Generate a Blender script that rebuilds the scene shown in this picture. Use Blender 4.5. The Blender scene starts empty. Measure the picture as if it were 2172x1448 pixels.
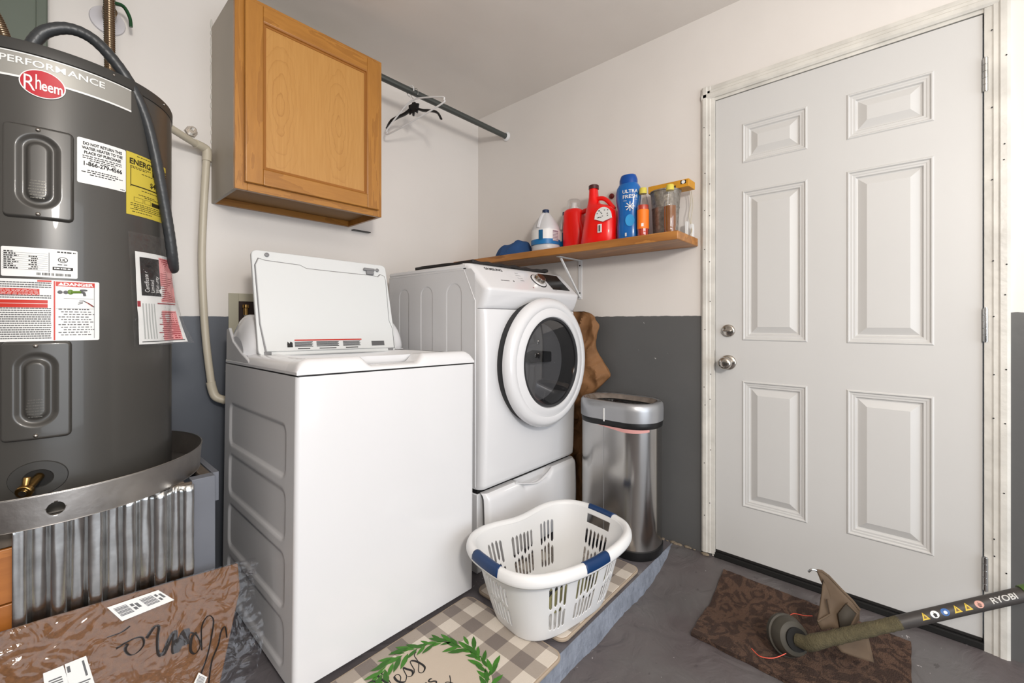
import bpy, bmesh, math, random
import numpy as np
from mathutils import Matrix, Vector, noise
random.seed(7)
sc = bpy.context.scene
COL = sc.collection
PI = math.pi
R_ = math.radians

# ------------------------------------------------------------------ camera
cam_d = bpy.data.cameras.new('camera')
cam = bpy.data.objects.new('camera', cam_d)
COL.objects.link(cam)
cam.location = (-2.06, -2.167, 1.135)
fw = Vector((.744, .668, 0)).normalized()
cam.rotation_euler = fw.to_track_quat('-Z', 'Y').to_euler()
cam_d.sensor_width = 36
cam_d.lens = 36 * 906 / 2172
cam_d.shift_y = -(724 - 682) / 2172
cam_d.clip_start = .02
sc.camera = cam

# ------------------------------------------------------------------ light
w = bpy.data.worlds.new('world')
sc.world = w
w.use_nodes = True
wb = w.node_tree.nodes['Background']
wb.inputs[0].default_value = (.72, .84, 1, 1)
wb.inputs[1].default_value = 1.0


def area(name, loc, target, sx, sy, power, col):
    d = bpy.data.lights.new(name, 'AREA')
    d.shape = 'RECTANGLE'
    d.size, d.size_y = sx, sy
    d.energy = power
    d.color = col
    o = bpy.data.objects.new(name, d)
    COL.objects.link(o)
    o.location = loc
    o.rotation_euler = (Vector(target) - Vector(loc)).to_track_quat('-Z', 'Y').to_euler()
    return o


area('daylight_opening', (-1.75, -4.75, 1.2), (-1.75, 0, 1.2), 2.6, 2.1, 54, (.92, .96, 1))
bl = bpy.data.lights.new('ceiling_bulb', 'POINT')
bl.energy = 122
bl.color = (1, .94, .87)
bl.shadow_soft_size = .13
bo = bpy.data.objects.new('ceiling_bulb', bl)
COL.objects.link(bo)
bo.location = (-2.15, -3.0, 1.84)
sc.view_settings.view_transform = 'Standard'
sc.view_settings.look = 'None'
sc.view_settings.exposure = 0.08
sc.view_settings.gamma = 1
sc.view_settings.use_curve_mapping = False


# ------------------------------------------------------------------ materials
def s2l(c):
    return tuple(((v / 255) / 12.92 if v / 255 <= .04045 else ((v / 255 + .055) / 1.055) ** 2.4) for v in c)


def rgb(c):
    c = s2l(c)
    return (c[0], c[1], c[2], 1)


MATS = {}


def mat(name, col, rough=.5, metal=0, bump=0, bscale=60, vary=0, vscale=4, coat=0, trans=0, alpha=1, spec=.5, ior=1.45, stretch=None, brough=0):
    if name in MATS:
        return MATS[name]
    m = bpy.data.materials.new(name)
    m.use_nodes = True
    nt = m.node_tree
    b = nt.nodes['Principled BSDF']
    b.inputs['Base Color'].default_value = rgb(col)
    b.inputs['Roughness'].default_value = rough
    b.inputs['Metallic'].default_value = metal
    b.inputs['Coat Weight'].default_value = coat
    b.inputs['Transmission Weight'].default_value = trans
    b.inputs['Alpha'].default_value = alpha
    b.inputs['Specular IOR Level'].default_value = spec
    b.inputs['IOR'].default_value = ior
    tc = nt.nodes.new('ShaderNodeTexCoord')
    src = tc.outputs['Object']
    if stretch:
        mp = nt.nodes.new('ShaderNodeMapping')
        mp.inputs['Scale'].default_value = stretch
        nt.links.new(src, mp.inputs[0])
        src = mp.outputs[0]
    if vary:
        n = nt.nodes.new('ShaderNodeTexNoise')
        n.inputs['Scale'].default_value = vscale
        n.inputs['Detail'].default_value = 6
        nt.links.new(src, n.inputs['Vector'])
        r = nt.nodes.new('ShaderNodeValToRGB')
        c = s2l(col)
        r.color_ramp.elements[0].position = .3
        r.color_ramp.elements[1].position = .7
        r.color_ramp.elements[0].color = tuple(v * (1 - vary) for v in c) + (1,)
        r.color_ramp.elements[1].color = tuple(min(1, v * (1 + vary)) for v in c) + (1,)
        nt.links.new(n.outputs[0], r.inputs[0])
        nt.links.new(r.outputs[0], b.inputs['Base Color'])
        if brough:
            q = nt.nodes.new('ShaderNodeMapRange')
            q.inputs[3].default_value = max(0, rough - brough)
            q.inputs[4].default_value = rough + brough
            nt.links.new(n.outputs[0], q.inputs[0])
            nt.links.new(q.outputs[0], b.inputs['Roughness'])
    if bump:
        n = nt.nodes.new('ShaderNodeTexNoise')
        n.inputs['Scale'].default_value = bscale
        n.inputs['Detail'].default_value = 5
        nt.links.new(src, n.inputs['Vector'])
        bp = nt.nodes.new('ShaderNodeBump')
        bp.inputs['Strength'].default_value = 1
        bp.inputs['Distance'].default_value = bump
        nt.links.new(n.outputs[0], bp.inputs['Height'])
        nt.links.new(bp.outputs[0], b.inputs['Normal'])
    MATS[name] = m
    return m


def N(nt, t, **kw):
    n = nt.nodes.new('ShaderNode' + t)
    for k, v in kw.items():
        setattr(n, k, v)
    return n


def mth(nt, op, a, b=None, clamp=False):
    n = nt.nodes.new('ShaderNodeMath')
    n.operation = op
    n.use_clamp = clamp
    for i, v in enumerate((a, b)):
        if v is None:
            continue
        if isinstance(v, (int, float)):
            n.inputs[i].default_value = v
        else:
            nt.links.new(v, n.inputs[i])
    return n.outputs[0]


def mixc(nt, f, a, b):
    n = nt.nodes.new('ShaderNodeMix')
    n.data_type = 'RGBA'
    for i, v in ((0, f), (6, a), (7, b)):
        if isinstance(v, (int, float)):
            n.inputs[i].default_value = v
        elif isinstance(v, tuple):
            n.inputs[i].default_value = v
        else:
            nt.links.new(v, n.inputs[i])
    return n.outputs[2]


def wall_mat(name, upper, lower, h):
    m = bpy.data.materials.new(name)
    m.use_nodes = True
    nt = m.node_tree
    b = nt.nodes['Principled BSDF']
    tc = N(nt, 'TexCoord')
    sp = N(nt, 'SeparateXYZ')
    nt.links.new(tc.outputs['Object'], sp.inputs[0])
    n = N(nt, 'TexNoise')
    n.inputs['Scale'].default_value = 26
    n.inputs['Detail'].default_value = 4
    nt.links.new(tc.outputs['Object'], n.inputs['Vector'])
    zz = mth(nt, 'ADD', sp.outputs[2], mth(nt, 'MULTIPLY', mth(nt, 'SUBTRACT', n.outputs[0], .5), .011))
    f = mth(nt, 'GREATER_THAN', zz, h)
    n2 = N(nt, 'TexNoise')
    n2.inputs['Scale'].default_value = 2.2
    n2.inputs['Detail'].default_value = 8
    nt.links.new(tc.outputs['Object'], n2.inputs['Vector'])
    u = mixc(nt, n2.outputs[0], rgb(tuple(v - 7 for v in upper)), rgb(tuple(min(255, v + 4) for v in upper)))
    l = mixc(nt, n2.outputs[0], rgb(tuple(v - 7 for v in lower)), rgb(tuple(v + 7 for v in lower)))
    n3 = N(nt, 'TexNoise')
    n3.inputs['Scale'].default_value = 34
    n3.inputs['Detail'].default_value = 2
    nt.links.new(tc.outputs['Object'], n3.inputs['Vector'])
    chips = mth(nt, 'GREATER_THAN', n3.outputs[0], .765)
    l = mixc(nt, chips, l, rgb((176, 174, 172)))
    nt.links.new(mixc(nt, f, l, u), b.inputs['Base Color'])
    b.inputs['Roughness'].default_value = .45
    n4 = N(nt, 'TexNoise')
    n4.inputs['Scale'].default_value = 7
    n4.inputs['Detail'].default_value = 8
    nt.links.new(tc.outputs['Object'], n4.inputs['Vector'])
    bp = N(nt, 'Bump')
    bp.inputs['Distance'].default_value = .004
    bp.inputs['Strength'].default_value = .6
    nt.links.new(n4.outputs[0], bp.inputs['Height'])
    nt.links.new(bp.outputs[0], b.inputs['Normal'])
    return m


def wood_mat(name, c1, c2, axis, scale=9, rough=.38, coat=.3, knots=False, dist=5):
    m = bpy.data.materials.new(name)
    m.use_nodes = True
    nt = m.node_tree
    b = nt.nodes['Principled BSDF']
    tc = N(nt, 'TexCoord')
    mp = N(nt, 'Mapping')
    s = [1, 1, 1]
    s[axis] = .13
    mp.inputs['Scale'].default_value = s
    nt.links.new(tc.outputs['Object'], mp.inputs[0])
    n = N(nt, 'TexNoise')
    n.inputs['Scale'].default_value = scale
    n.inputs['Detail'].default_value = 8
    n.inputs['Distortion'].default_value = 1.2
    nt.links.new(mp.outputs[0], n.inputs['Vector'])
    n2 = N(nt, 'TexNoise')
    n2.inputs['Scale'].default_value = scale * 14
    n2.inputs['Detail'].default_value = 3
    nt.links.new(mp.outputs[0], n2.inputs['Vector'])
    wv = mth(nt, 'FRACT', mth(nt, 'MULTIPLY', n.outputs[0], dist))
    v = mth(nt, 'ADD', mth(nt, 'MULTIPLY', wv, .55), mth(nt, 'MULTIPLY', n2.outputs[0], .5), True)
    col = mixc(nt, v, rgb(c1), rgb(c2))
    nt.links.new(col, b.inputs['Base Color'])
    b.inputs['Roughness'].default_value = rough
    b.inputs['Coat Weight'].default_value = coat
    b.inputs['Coat Roughness'].default_value = .25
    return m


def veneer_mat():
    # cathedral figure: nested stretched ovals around knots in a birch panel
    m = bpy.data.materials.new('cabinet_veneer')
    m.use_nodes = True
    nt = m.node_tree
    b = nt.nodes['Principled BSDF']
    tc = N(nt, 'TexCoord')
    sp = N(nt, 'SeparateXYZ')
    nt.links.new(tc.outputs['Object'], sp.inputs[0])
    nz = N(nt, 'TexNoise')
    nz.inputs['Scale'].default_value = 9
    nz.inputs['Detail'].default_value = 5
    nt.links.new(tc.outputs['Object'], nz.inputs['Vector'])
    jit = mth(nt, 'MULTIPLY', mth(nt, 'SUBTRACT', nz.outputs[0], .5), .045)
    dd = None
    for kx, kz in ((.155, .37), (.40, .355)):
        dx = mth(nt, 'ABSOLUTE', mth(nt, 'SUBTRACT', sp.outputs[0], kx))
        dz = mth(nt, 'MULTIPLY', mth(nt, 'SUBTRACT', sp.outputs[2], kz), .26)
        d = mth(nt, 'SQRT', mth(nt, 'ADD', mth(nt, 'MULTIPLY', dx, dx), mth(nt, 'MULTIPLY', dz, dz)))
        dd = d if dd is None else mth(nt, 'MINIMUM', dd, d)
    dd = mth(nt, 'ADD', dd, jit)
    ring = mth(nt, 'FRACT', mth(nt, 'MULTIPLY', dd, 62))
    line = mth(nt, 'POWER', ring, 9)
    fade = mth(nt, 'SUBTRACT', 1, mth(nt, 'MULTIPLY', dd, 9), True)
    mp = N(nt, 'Mapping')
    mp.inputs['Scale'].default_value = (1, 1, .05)
    nt.links.new(tc.outputs['Object'], mp.inputs[0])
    n2 = N(nt, 'TexNoise')
    n2.inputs['Scale'].default_value = 150
    n2.inputs['Detail'].default_value = 3
    nt.links.new(mp.outputs[0], n2.inputs['Vector'])
    base = mixc(nt, n2.outputs[0], rgb((176, 124, 60)), rgb((196, 147, 82)))
    col = mixc(nt, mth(nt, 'MULTIPLY', mth(nt, 'MULTIPLY', line, fade), .75), base, rgb((150, 98, 40)))
    knot = mth(nt, 'LESS_THAN', dd, -.004)
    col = mixc(nt, knot, col, rgb((120, 72, 28)))
    nt.links.new(col, b.inputs['Base Color'])
    b.inputs['Roughness'].default_value = .35
    b.inputs['Coat Weight'].default_value = .25
    return m


def floor_mat(name, ca, cb, cc):
    m = bpy.data.materials.new(name)
    m.use_nodes = True
    nt = m.node_tree
    b = nt.nodes['Principled BSDF']
    tc = N(nt, 'TexCoord')

    def nz(s, d=6, dist=0):
        n = N(nt, 'TexNoise')
        n.inputs['Scale'].default_value = s
        n.inputs['Detail'].default_value = d
        n.inputs['Distortion'].default_value = dist
        nt.links.new(tc.outputs['Object'], n.inputs['Vector'])
        return n.outputs[0]
    r = N(nt, 'ValToRGB')
    r.color_ramp.elements[0].position = .38
    r.color_ramp.elements[1].position = .62
    r.color_ramp.elements[0].color = rgb(ca)
    r.color_ramp.elements[1].color = rgb(cb)
    nt.links.new(nz(2.6, 7, .6), r.inputs[0])
    f2 = mth(nt, 'MULTIPLY', mth(nt, 'GREATER_THAN', nz(24, 3), .70), .55)
    f3 = mth(nt, 'GREATER_THAN', mth(nt, 'ADD', nz(75, 2), mth(nt, 'MULTIPLY', nz(3.1, 2), .35)), .935)
    c = mixc(nt, f2, r.outputs[0], rgb(tuple(v * .7 for v in ca)))
    c = mixc(nt, f3, c, rgb(cc))
    nt.links.new(c, b.inputs['Base Color'])
    q = N(nt, 'MapRange')
    q.inputs[3].default_value = .28
    q.inputs[4].default_value = .62
    nt.links.new(nz(5), q.inputs[0])
    nt.links.new(q.outputs[0], b.inputs['Roughness'])
    bp = N(nt, 'Bump')
    bp.inputs['Distance'].default_value = .012
    bp.inputs['Strength'].default_value = .8
    nt.links.new(nz(9, 10, 1.2), bp.inputs['Height'])
    nt.links.new(bp.outputs[0], b.inputs['Normal'])
    return m


def gingham_mat():
    m = bpy.data.materials.new('gingham_vinyl')
    m.use_nodes = True
    nt = m.node_tree
    b = nt.nodes['Principled BSDF']
    tc = N(nt, 'TexCoord')
    sp = N(nt, 'SeparateXYZ')
    nt.links.new(tc.outputs['Object'], sp.inputs[0])
    s = .0565
    fx = mth(nt, 'FLOORED_MODULO', mth(nt, 'FLOOR', mth(nt, 'DIVIDE', sp.outputs[0], s)), 2)
    fy = mth(nt, 'FLOORED_MODULO', mth(nt, 'FLOOR', mth(nt, 'DIVIDE', sp.outputs[1], s)), 2)
    t = mth(nt, 'ADD', fx, fy)
    c = mixc(nt, mth(nt, 'GREATER_THAN', t, .5), rgb((206, 196, 184)), rgb((160, 149, 138)))
    c = mixc(nt, mth(nt, 'GREATER_THAN', t, 1.5), c, rgb((120, 110, 104)))
    n = N(nt, 'TexNoise')
    n.inputs['Scale'].default_value = 30
    n.inputs['Detail'].default_value = 5
    nt.links.new(tc.outputs['Object'], n.inputs['Vector'])
    c = mixc(nt, mth(nt, 'MULTIPLY', mth(nt, 'GREATER_THAN', n.outputs[0], .73), .6), c, rgb((90, 78, 66)))
    nt.links.new(c, b.inputs['Base Color'])
    b.inputs['Roughness'].default_value = .6
    wv = N(nt, 'TexNoise')
    wv.inputs['Scale'].default_value = 420
    nt.links.new(tc.outputs['Object'], wv.inputs['Vector'])
    bp = N(nt, 'Bump')
    bp.inputs['Distance'].default_value = .001
    nt.links.new(wv.outputs[0], bp.inputs['Height'])
    nt.links.new(bp.outputs[0], b.inputs['Normal'])
    return m


def film_mat(name, tint, gloss, bump, bscale, base=.05):
    m = bpy.data.materials.new(name)
    m.use_nodes = True
    nt = m.node_tree
    nt.nodes.remove(nt.nodes['Principled BSDF'])
    out = nt.nodes['Material Output']
    tr = N(nt, 'BsdfTransparent')
    tr.inputs[0].default_value = tint
    gl = N(nt, 'BsdfGlossy')
    gl.inputs['Roughness'].default_value = gloss
    gl.inputs['Color'].default_value = (.95, .95, .97, 1)
    fr = N(nt, 'LayerWeight')
    fr.inputs['Blend'].default_value = .5
    tc = N(nt, 'TexCoord')
    if bump:
        n = N(nt, 'TexNoise')
        n.inputs['Scale'].default_value = bscale
        n.inputs['Detail'].default_value = 3
        n.inputs['Distortion'].default_value = 1.5
        nt.links.new(tc.outputs['Object'], n.inputs['Vector'])
        bp = N(nt, 'Bump')
        bp.inputs['Distance'].default_value = bump
        nt.links.new(n.outputs[0], bp.inputs['Height'])
        nt.links.new(bp.outputs[0], gl.inputs['Normal'])
        nt.links.new(bp.outputs[0], fr.inputs['Normal'])
    mx = N(nt, 'MixShader')
    f = mth(nt, 'ADD', mth(nt, 'MULTIPLY', mth(nt, 'POWER', fr.outputs['Facing'], 3.5), .75), base, True)
    nt.links.new(f, mx.inputs[0])
    nt.links.new(tr.outputs[0], mx.inputs[1])
    nt.links.new(gl.outputs[0], mx.inputs[2])
    nt.links.new(mx.outputs[0], out.inputs[0])
    return m


WALL = wall_mat('painted_wall', (222, 217, 212), (88, 88, 88), 1.163)
WALLB = wall_mat('painted_wall_back', (222, 217, 212), (80, 84, 92), 1.158)  # lower band tinted blue for the cool daylight falling on this wall
CEIL = mat('ceiling_paint', (226, 220, 213), .8, bump=.003, bscale=6, vary=.03, vscale=2)
FLOOR = floor_mat('painted_concrete', (88, 81, 82), (96, 93, 93), (165, 160, 160))
PAD = floor_mat('painted_step', (86, 82, 86), (98, 94, 97), (150, 150, 150))
RISER = mat('step_edge_blue_grey', (122, 128, 140), .6, bump=.012, bscale=30, vary=.16, vscale=14)  # blue-grey, lighter than the floor and the platform
TRIM = mat('old_white_trim', (206, 203, 196), .42, bump=.002, bscale=40, vary=.13, vscale=11)
DOORM = mat('door_paint', (200, 199, 197), .42, vary=.02, vscale=2)
DARKRUB = mat('dark_rubber', (32, 30, 29), .6)
BLACK = mat('black_plastic', (22, 22, 23), .4)
BLACKM = mat('matte_black', (20, 19, 18), .85)
APPL = mat('appliance_white', (219, 219, 221), .22, coat=.5)
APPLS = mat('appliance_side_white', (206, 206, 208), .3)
PLW = mat('white_plastic', (222, 222, 222), .35)
LIDW = mat('lid_white', (214, 216, 216), .4)
GREYP = mat('grey_plastic', (130, 130, 132), .45)
CHROME = mat('brushed_nickel', (190, 184, 176), .18, 1)
STEEL = mat('stainless', (186, 184, 182), .2, 1)
SILVER = mat('silver_plastic', (170, 171, 174), .35, .6)
GALV = mat('galvanised_steel', (200, 201, 200), .2, 1, vary=.16, vscale=26, bump=.0004, bscale=40, brough=.07)
PANM = mat('aluminium_pan', (182, 178, 174), .38, 1, vary=.2, vscale=9, bump=.0006, bscale=50, brough=.1)
TANK = mat('tank_grey', (70, 68, 65), .33, .15, coat=.2)
TANKD = mat('tank_cap_grey', (58, 57, 55), .42, .1)
BRASS = mat('brass', (168, 134, 82), .25, 1)
COPPER = mat('stainless_flex', (128, 110, 90), .25, 1)
HOSEM = mat('conduit_grey', (50, 52, 54), .38, bump=.0008, bscale=90)
PVC = mat('cream_pvc', (196, 187, 168), .4, vary=.05)
BEIGE = mat('beige_box', (172, 168, 150), .5)
GREENBOX = mat('grey_green_enamel', (92, 100, 90), .35, vary=.06, vscale=5)
BLUEG = mat('blue_grip', (10, 48, 92), .4)
WCAB = wood_mat('cabinet_oak', (148, 95, 32), (180, 124, 52), 2, 10, dist=4)
WCABH = wood_mat('cabinet_oak_horizontal', (148, 95, 32), (180, 124, 52), 0, 10, dist=4)
VENEER = veneer_mat()
CABSIDE = mat('cabinet_side_greige', (172, 163, 150), .5, vary=.04)
CABUND = mat('cabinet_underside', (150, 112, 66), .6, vary=.08)
SHELFW = wood_mat('shelf_pine', (132, 80, 32), (188, 128, 62), 1, 7, rough=.45, coat=.15, dist=5)
PLANKW = wood_mat('stand_plank', (146, 84, 30), (186, 118, 54), 0, 8, rough=.35, dist=4)
POSTP = mat('painted_post', (108, 111, 119), .55, vary=.05, vscale=8)
RAWW = mat('raw_wood', (92, 82, 72), .85, vary=.3, vscale=30)
PAPER = mat('kraft_paper', (126, 88, 54), .75, vary=.2, vscale=9, bump=.003, bscale=30)
COIR = mat('coir_fibre', (116, 80, 50), .95, bump=.004, bscale=190, vary=.22, vscale=120)
RUG = None
INK = mat('black_ink', (26, 24, 24), .6)
INKG = mat('grey_ink', (92, 92, 94), .6)
PRW = mat('label_white', (226, 226, 224), .45)
PRY = mat('label_yellow', (196, 176, 64), .5)
PRR = mat('label_red', (190, 48, 36), .45)
PRP = mat('label_pink', (226, 150, 150), .5)
PRDR = mat('print_crimson', (150, 30, 44), .5)
REDJ = mat('red_jug', (232, 14, 10), .32, coat=.2)
DRED = mat('dark_red', (110, 22, 18), .4)
BLUEB = mat('blue_bottle', (8, 96, 172), .25, coat=.3)
BLUED = mat('navy_cap', (14, 40, 78), .4)
CLOTHB = mat('blue_cloth', (38, 74, 122), .9, bump=.002, bscale=260, vary=.1, vscale=20)


# ------------------------------------------------------------------ geometry helpers
class G:
    def __init__(s):
        s.v, s.f, s.m, s.mi = [], [], [], 0
        s.X = None

    def add(s, vs, fs):
        o = len(s.v)
        if s.X is not None:
            vs = [tuple(s.X @ Vector(p)) for p in vs]
        s.v += [tuple(p) for p in vs]
        s.f += [tuple(i + o for i in f) for f in fs]
        s.m += [s.mi] * len(fs)
        return s

    def box(s, a, b):
        x0, y0, z0 = (min(a[i], b[i]) for i in range(3))
        x1, y1, z1 = (max(a[i], b[i]) for i in range(3))
        return s.add([(x0, y0, z0), (x1, y0, z0), (x1, y1, z0), (x0, y1, z0), (x0, y0, z1), (x1, y0, z1), (x1, y1, z1), (x0, y1, z1)],
                     [(0, 3, 2, 1), (4, 5, 6, 7), (0, 1, 5, 4), (1, 2, 6, 5), (2, 3, 7, 6), (3, 0, 4, 7)])

    def prism(s, pts, a, b, plane='xy'):
        n = len(pts)
        ar = sum(pts[i][0] * pts[(i + 1) % n][1] - pts[(i + 1) % n][0] * pts[i][1] for i in range(n))
        if ar < 0:
            pts = pts[::-1]

        def mk(p, h):
            return {'xy': (p[0], p[1], h), 'xz': (p[0], -h, p[1]), 'yz': (h, p[0], p[1])}[plane]
        if plane == 'xz':
            a, b = -a, -b
        lo, hi = min(a, b), max(a, b)
        vs = [mk(p, lo) for p in pts] + [mk(p, hi) for p in pts]
        fs = [tuple(range(n - 1, -1, -1)), tuple(range(n, 2 * n))] + [(i, (i + 1) % n, n + (i + 1) % n, n + i) for i in range(n)]
        return s.add(vs, fs)

    def lathe(s, prof, c=(0, 0, 0), n=32, axis='z', cap=True, sx=1, sy=1):
        vs, fs = [], []
        for r, h in prof:
            for k in range(n):
                t = 2 * PI * k / n
                a, b = r * math.cos(t) * sx, r * math.sin(t) * sy
                p = {'z': (a, b, h), 'y': (a, h, -b), 'x': (h, a, b)}[axis]
                vs.append((p[0] + c[0], p[1] + c[1], p[2] + c[2]))
        m = len(prof)
        for i in range(m - 1):
            for k in range(n):
                k2 = (k + 1) % n
                fs.append((i * n + k, i * n + k2, (i + 1) * n + k2, (i + 1) * n + k))
        if cap:
            fs.append(tuple(range(n - 1, -1, -1)))
            fs.append(tuple((m - 1) * n + k for k in range(n)))
        return s.add(vs, fs)

    def tube(s, path, r, n=10, cap=True, closed=False, flat=1):
        P = [Vector(p) for p in path]
        m = len(P)
        rs = r if isinstance(r, (list, tuple)) else [r] * m
        vs, fs = [], []
        up = None
        for i in range(m):
            if closed:
                t = (P[(i + 1) % m] - P[i - 1])
            else:
                t = P[min(i + 1, m - 1)] - P[max(i - 1, 0)]
            t.normalize()
            if up is None:
                up = Vector((0, 0, 1)) if abs(t.z) < .9 else Vector((1, 0, 0))
            a = t.cross(up)
            if a.length < 1e-5:
                a = t.orthogonal()
            a.normalize()
            b = a.cross(t).normalized()
            up = b
            for k in range(n):
                q = 2 * PI * k / n
                vs.append(tuple(P[i] + a * math.cos(q) * rs[i] + b * math.sin(q) * rs[i] * flat))
        L = m if closed else m - 1
        for i in range(L):
            j = (i + 1) % m
            for k in range(n):
                k2 = (k + 1) % n
                fs.append((i * n + k, j * n + k, j * n + k2, i * n + k2))
        if cap and not closed:
            fs.append(tuple(range(n)))
            fs.append(tuple((m - 1) * n + k for k in range(n - 1, -1, -1)))
        return s.add(vs, fs)

    def grid(s, nu, nv, fn, closed=False, flip=False, keep=None):
        cu = nu if closed else nu + 1
        vs = [fn(i / nu, j / nv) for j in range(nv + 1) for i in range(cu)]
        fs = []
        for j in range(nv):
            for i in range(nu):
                if keep and not keep((i + .5) / nu, (j + .5) / nv):
                    continue
                i2 = (i + 1) % cu
                q = (j * cu + i, j * cu + i2, (j + 1) * cu + i2, (j + 1) * cu + i)
                fs.append(q[::-1] if flip else q)
        return s.add(vs, fs)

    def ell(s, c, r, n=16, m=10):
        return s.lathe([(max(1e-4, math.sin(PI * i / m)), -math.cos(PI * i / m)) for i in range(m + 1)], n=n, cap=False) if False else s._ell(c, r, n, m)

    def _ell(s, c, r, n, m):
        def fn(u, v):
            t, p = 2 * PI * u, PI * v
            return (c[0] + r[0] * math.sin(p) * math.cos(t), c[1] + r[1] * math.sin(p) * math.sin(t), c[2] - r[2] * math.cos(p))
        return s.grid(n, m, fn, closed=True)

    def text(s, t, size, fn, align='CENTER', bold=0, sx=1):
        cu = bpy.data.curves.new('t', 'FONT')
        cu.body = t
        cu.size = size
        cu.align_x = align
        cu.offset = bold
        cu.resolution_u = 3
        o = bpy.data.objects.new('t', cu)
        COL.objects.link(o)
        dg = bpy.context.evaluated_depsgraph_get()
        me = o.evaluated_get(dg).to_mesh()
        bm_ = bmesh.new()
        bm_.from_mesh(me)
        bmesh.ops.triangulate(bm_, faces=bm_.faces)
        for it in range(3 if size > .012 else 1):
            ed = [e for e in bm_.edges if e.calc_length() > .006]
            if not ed:
                break
            bmesh.ops.subdivide_edges(bm_, edges=ed, cuts=1)
            bmesh.ops.triangulate(bm_, faces=bm_.faces)
        bm_.verts.index_update()
        vs = [fn(v.co.x * sx, v.co.y) for v in bm_.verts]
        fs = [tuple(q.index for q in p.verts) for p in bm_.faces]
        bm_.free()
        s.add(vs, fs)
        o.evaluated_get(dg).to_mesh_clear()
        bpy.data.objects.remove(o)
        bpy.data.curves.remove(cu)
        return s

    def build(s, name, mats, parent=None, bevel=0, seg=2, ang=40, off=None, solid=0, sub=0, flat=False):
        me = bpy.data.meshes.new(name)
        vs = s.v
        if off is not None:
            vs = [(p[0] - off[0], p[1] - off[1], p[2] - off[2]) for p in vs]
        me.from_pydata(vs, [], s.f)
        if not isinstance(mats, (list, tuple)):
            mats = [mats]
        for m in mats:
            me.materials.append(m)
        if len(mats) > 1:
            me.polygons.foreach_set('material_index', s.m)
        if not flat:
            me.polygons.foreach_set('use_smooth', [True] * len(me.polygons))
            me.set_sharp_from_angle(angle=R_(ang))
        me.update()
        o = bpy.data.objects.new(name, me)
        COL.objects.link(o)
        if parent:
            o.parent = parent
        if name == 'print' or name.endswith('_print'):
            o['kind'] = 'stuff'
        if solid:
            md = o.modifiers.new('s', 'SOLIDIFY')
            md.thickness = solid
            md.offset = 0
        if bevel:
            md = o.modifiers.new('b', 'BEVEL')
            md.width = bevel
            md.segments = seg
            md.limit_method = 'ANGLE'
            md.angle_limit = R_(35)
        if sub:
            md = o.modifiers.new('u', 'SUBSURF')
            md.levels = md.render_levels = sub
        return o


def tag(o, label, cat, group=None, kind=None):
    o['label'] = label
    o['category'] = cat
    if group:
        o['group'] = group
    if kind:
        o['kind'] = kind
    return o


def thing(name, label, cat, loc=(0, 0, 0), rot=(0, 0, 0), group=None):
    o = bpy.data.objects.new(name, None)
    COL.objects.link(o)
    o.location = loc
    o.rotation_euler = rot
    o.empty_display_size = .05
    return tag(o, label, cat, group)


def struct(o):
    o['kind'] = 'structure'
    return o


def lab(o, text):
    o['label'] = text
    return o


def catmull(pts, n=8, closed=False):
    P = [Vector(p) for p in pts]
    out = []
    m = len(P)
    rng = m if closed else m - 1
    for i in range(rng):
        if closed:
            a, b, c, d = P[i - 1], P[i], P[(i + 1) % m], P[(i + 2) % m]
        else:
            a, b, c, d = P[max(i - 1, 0)], P[i], P[i + 1], P[min(i + 2, m - 1)]
        for k in range(n):
            t = k / n
            out.append(.5 * ((2 * b) + (c - a) * t + (2 * a - 5 * b + 4 * c - d) * t * t + (3 * b - a - 3 * c + d) * t ** 3))
    if not closed:
        out.append(P[-1])
    return out


def rrect(x0, y0, x1, y1, r, n=5):
    out = []
    for cx, cy, a0 in ((x1 - r, y1 - r, 0), (x0 + r, y1 - r, 90), (x0 + r, y0 + r, 180), (x1 - r, y0 + r, 270)):
        for k in range(n + 1):
            a = R_(a0 + 90 * k / n)
            out.append((cx + r * math.cos(a), cy + r * math.sin(a)))
    return out


def sdr(x, y, cx, cy, hx, hy, r):
    qx, qy = abs(x - cx) - hx + r, abs(y - cy) - hy + r
    return math.hypot(max(qx, 0), max(qy, 0)) + min(max(qx, qy), 0) - r


def sst(e0, e1, x):
    t = max(0, min(1, (x - e0) / (e1 - e0)))
    return t * t * (3 - 2 * t)


def nz3(x, y, z):
    return noise.noise(Vector((x, y, z)))


# ------------------------------------------------------------------ room shell
CZ = 2.543
g = G()


def floor_h(x, y):
    # slab falls away from the door wall over the first 35 cm
    t = sst(-.30, -.015, x)
    return .068 * t


def ff(u, v):
    x = -5.2 + 5.2 * (1 - (1 - u) ** 1.6)
    y = -4.8 + (4.8 - 1.372) * v
    z = floor_h(x, y)
    if y > -1.46 and x > -1.6:
        z += .006 * abs(nz3(x * 16, y * 46, 0)) * sst(-1.46, -1.395, y) + .012 * sst(-1.435, -1.385, y) * max(0, .3 + nz3(x * 6, 3, 1)) * (.6 + .9 * abs(nz3(x * 30, y * 30, 6)))
    return (x, y, z)


g.grid(170, 170, ff)
g.box((-5.2, -4.8, -.1), (0, -1.3, -.03))
struct(g.build('floor', FLOOR, ang=80))
g = G()


def riser(u, v):
    x = -5.2 + 5.2 * u
    wob = .003 * nz3(x * 5, 0, 2) + .002 * nz3(x * 31, 0, 5)
    h = floor_h(x, 0)
    z0, z1 = h - .004, .07
    y = -1.372 - .016 * (1 - v) + wob * (1 - v) * 1.5 + (.006 * v ** 3)
    zz = z0 + (z1 - z0) * v
    return (x, y, min(zz, .0702))


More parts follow.
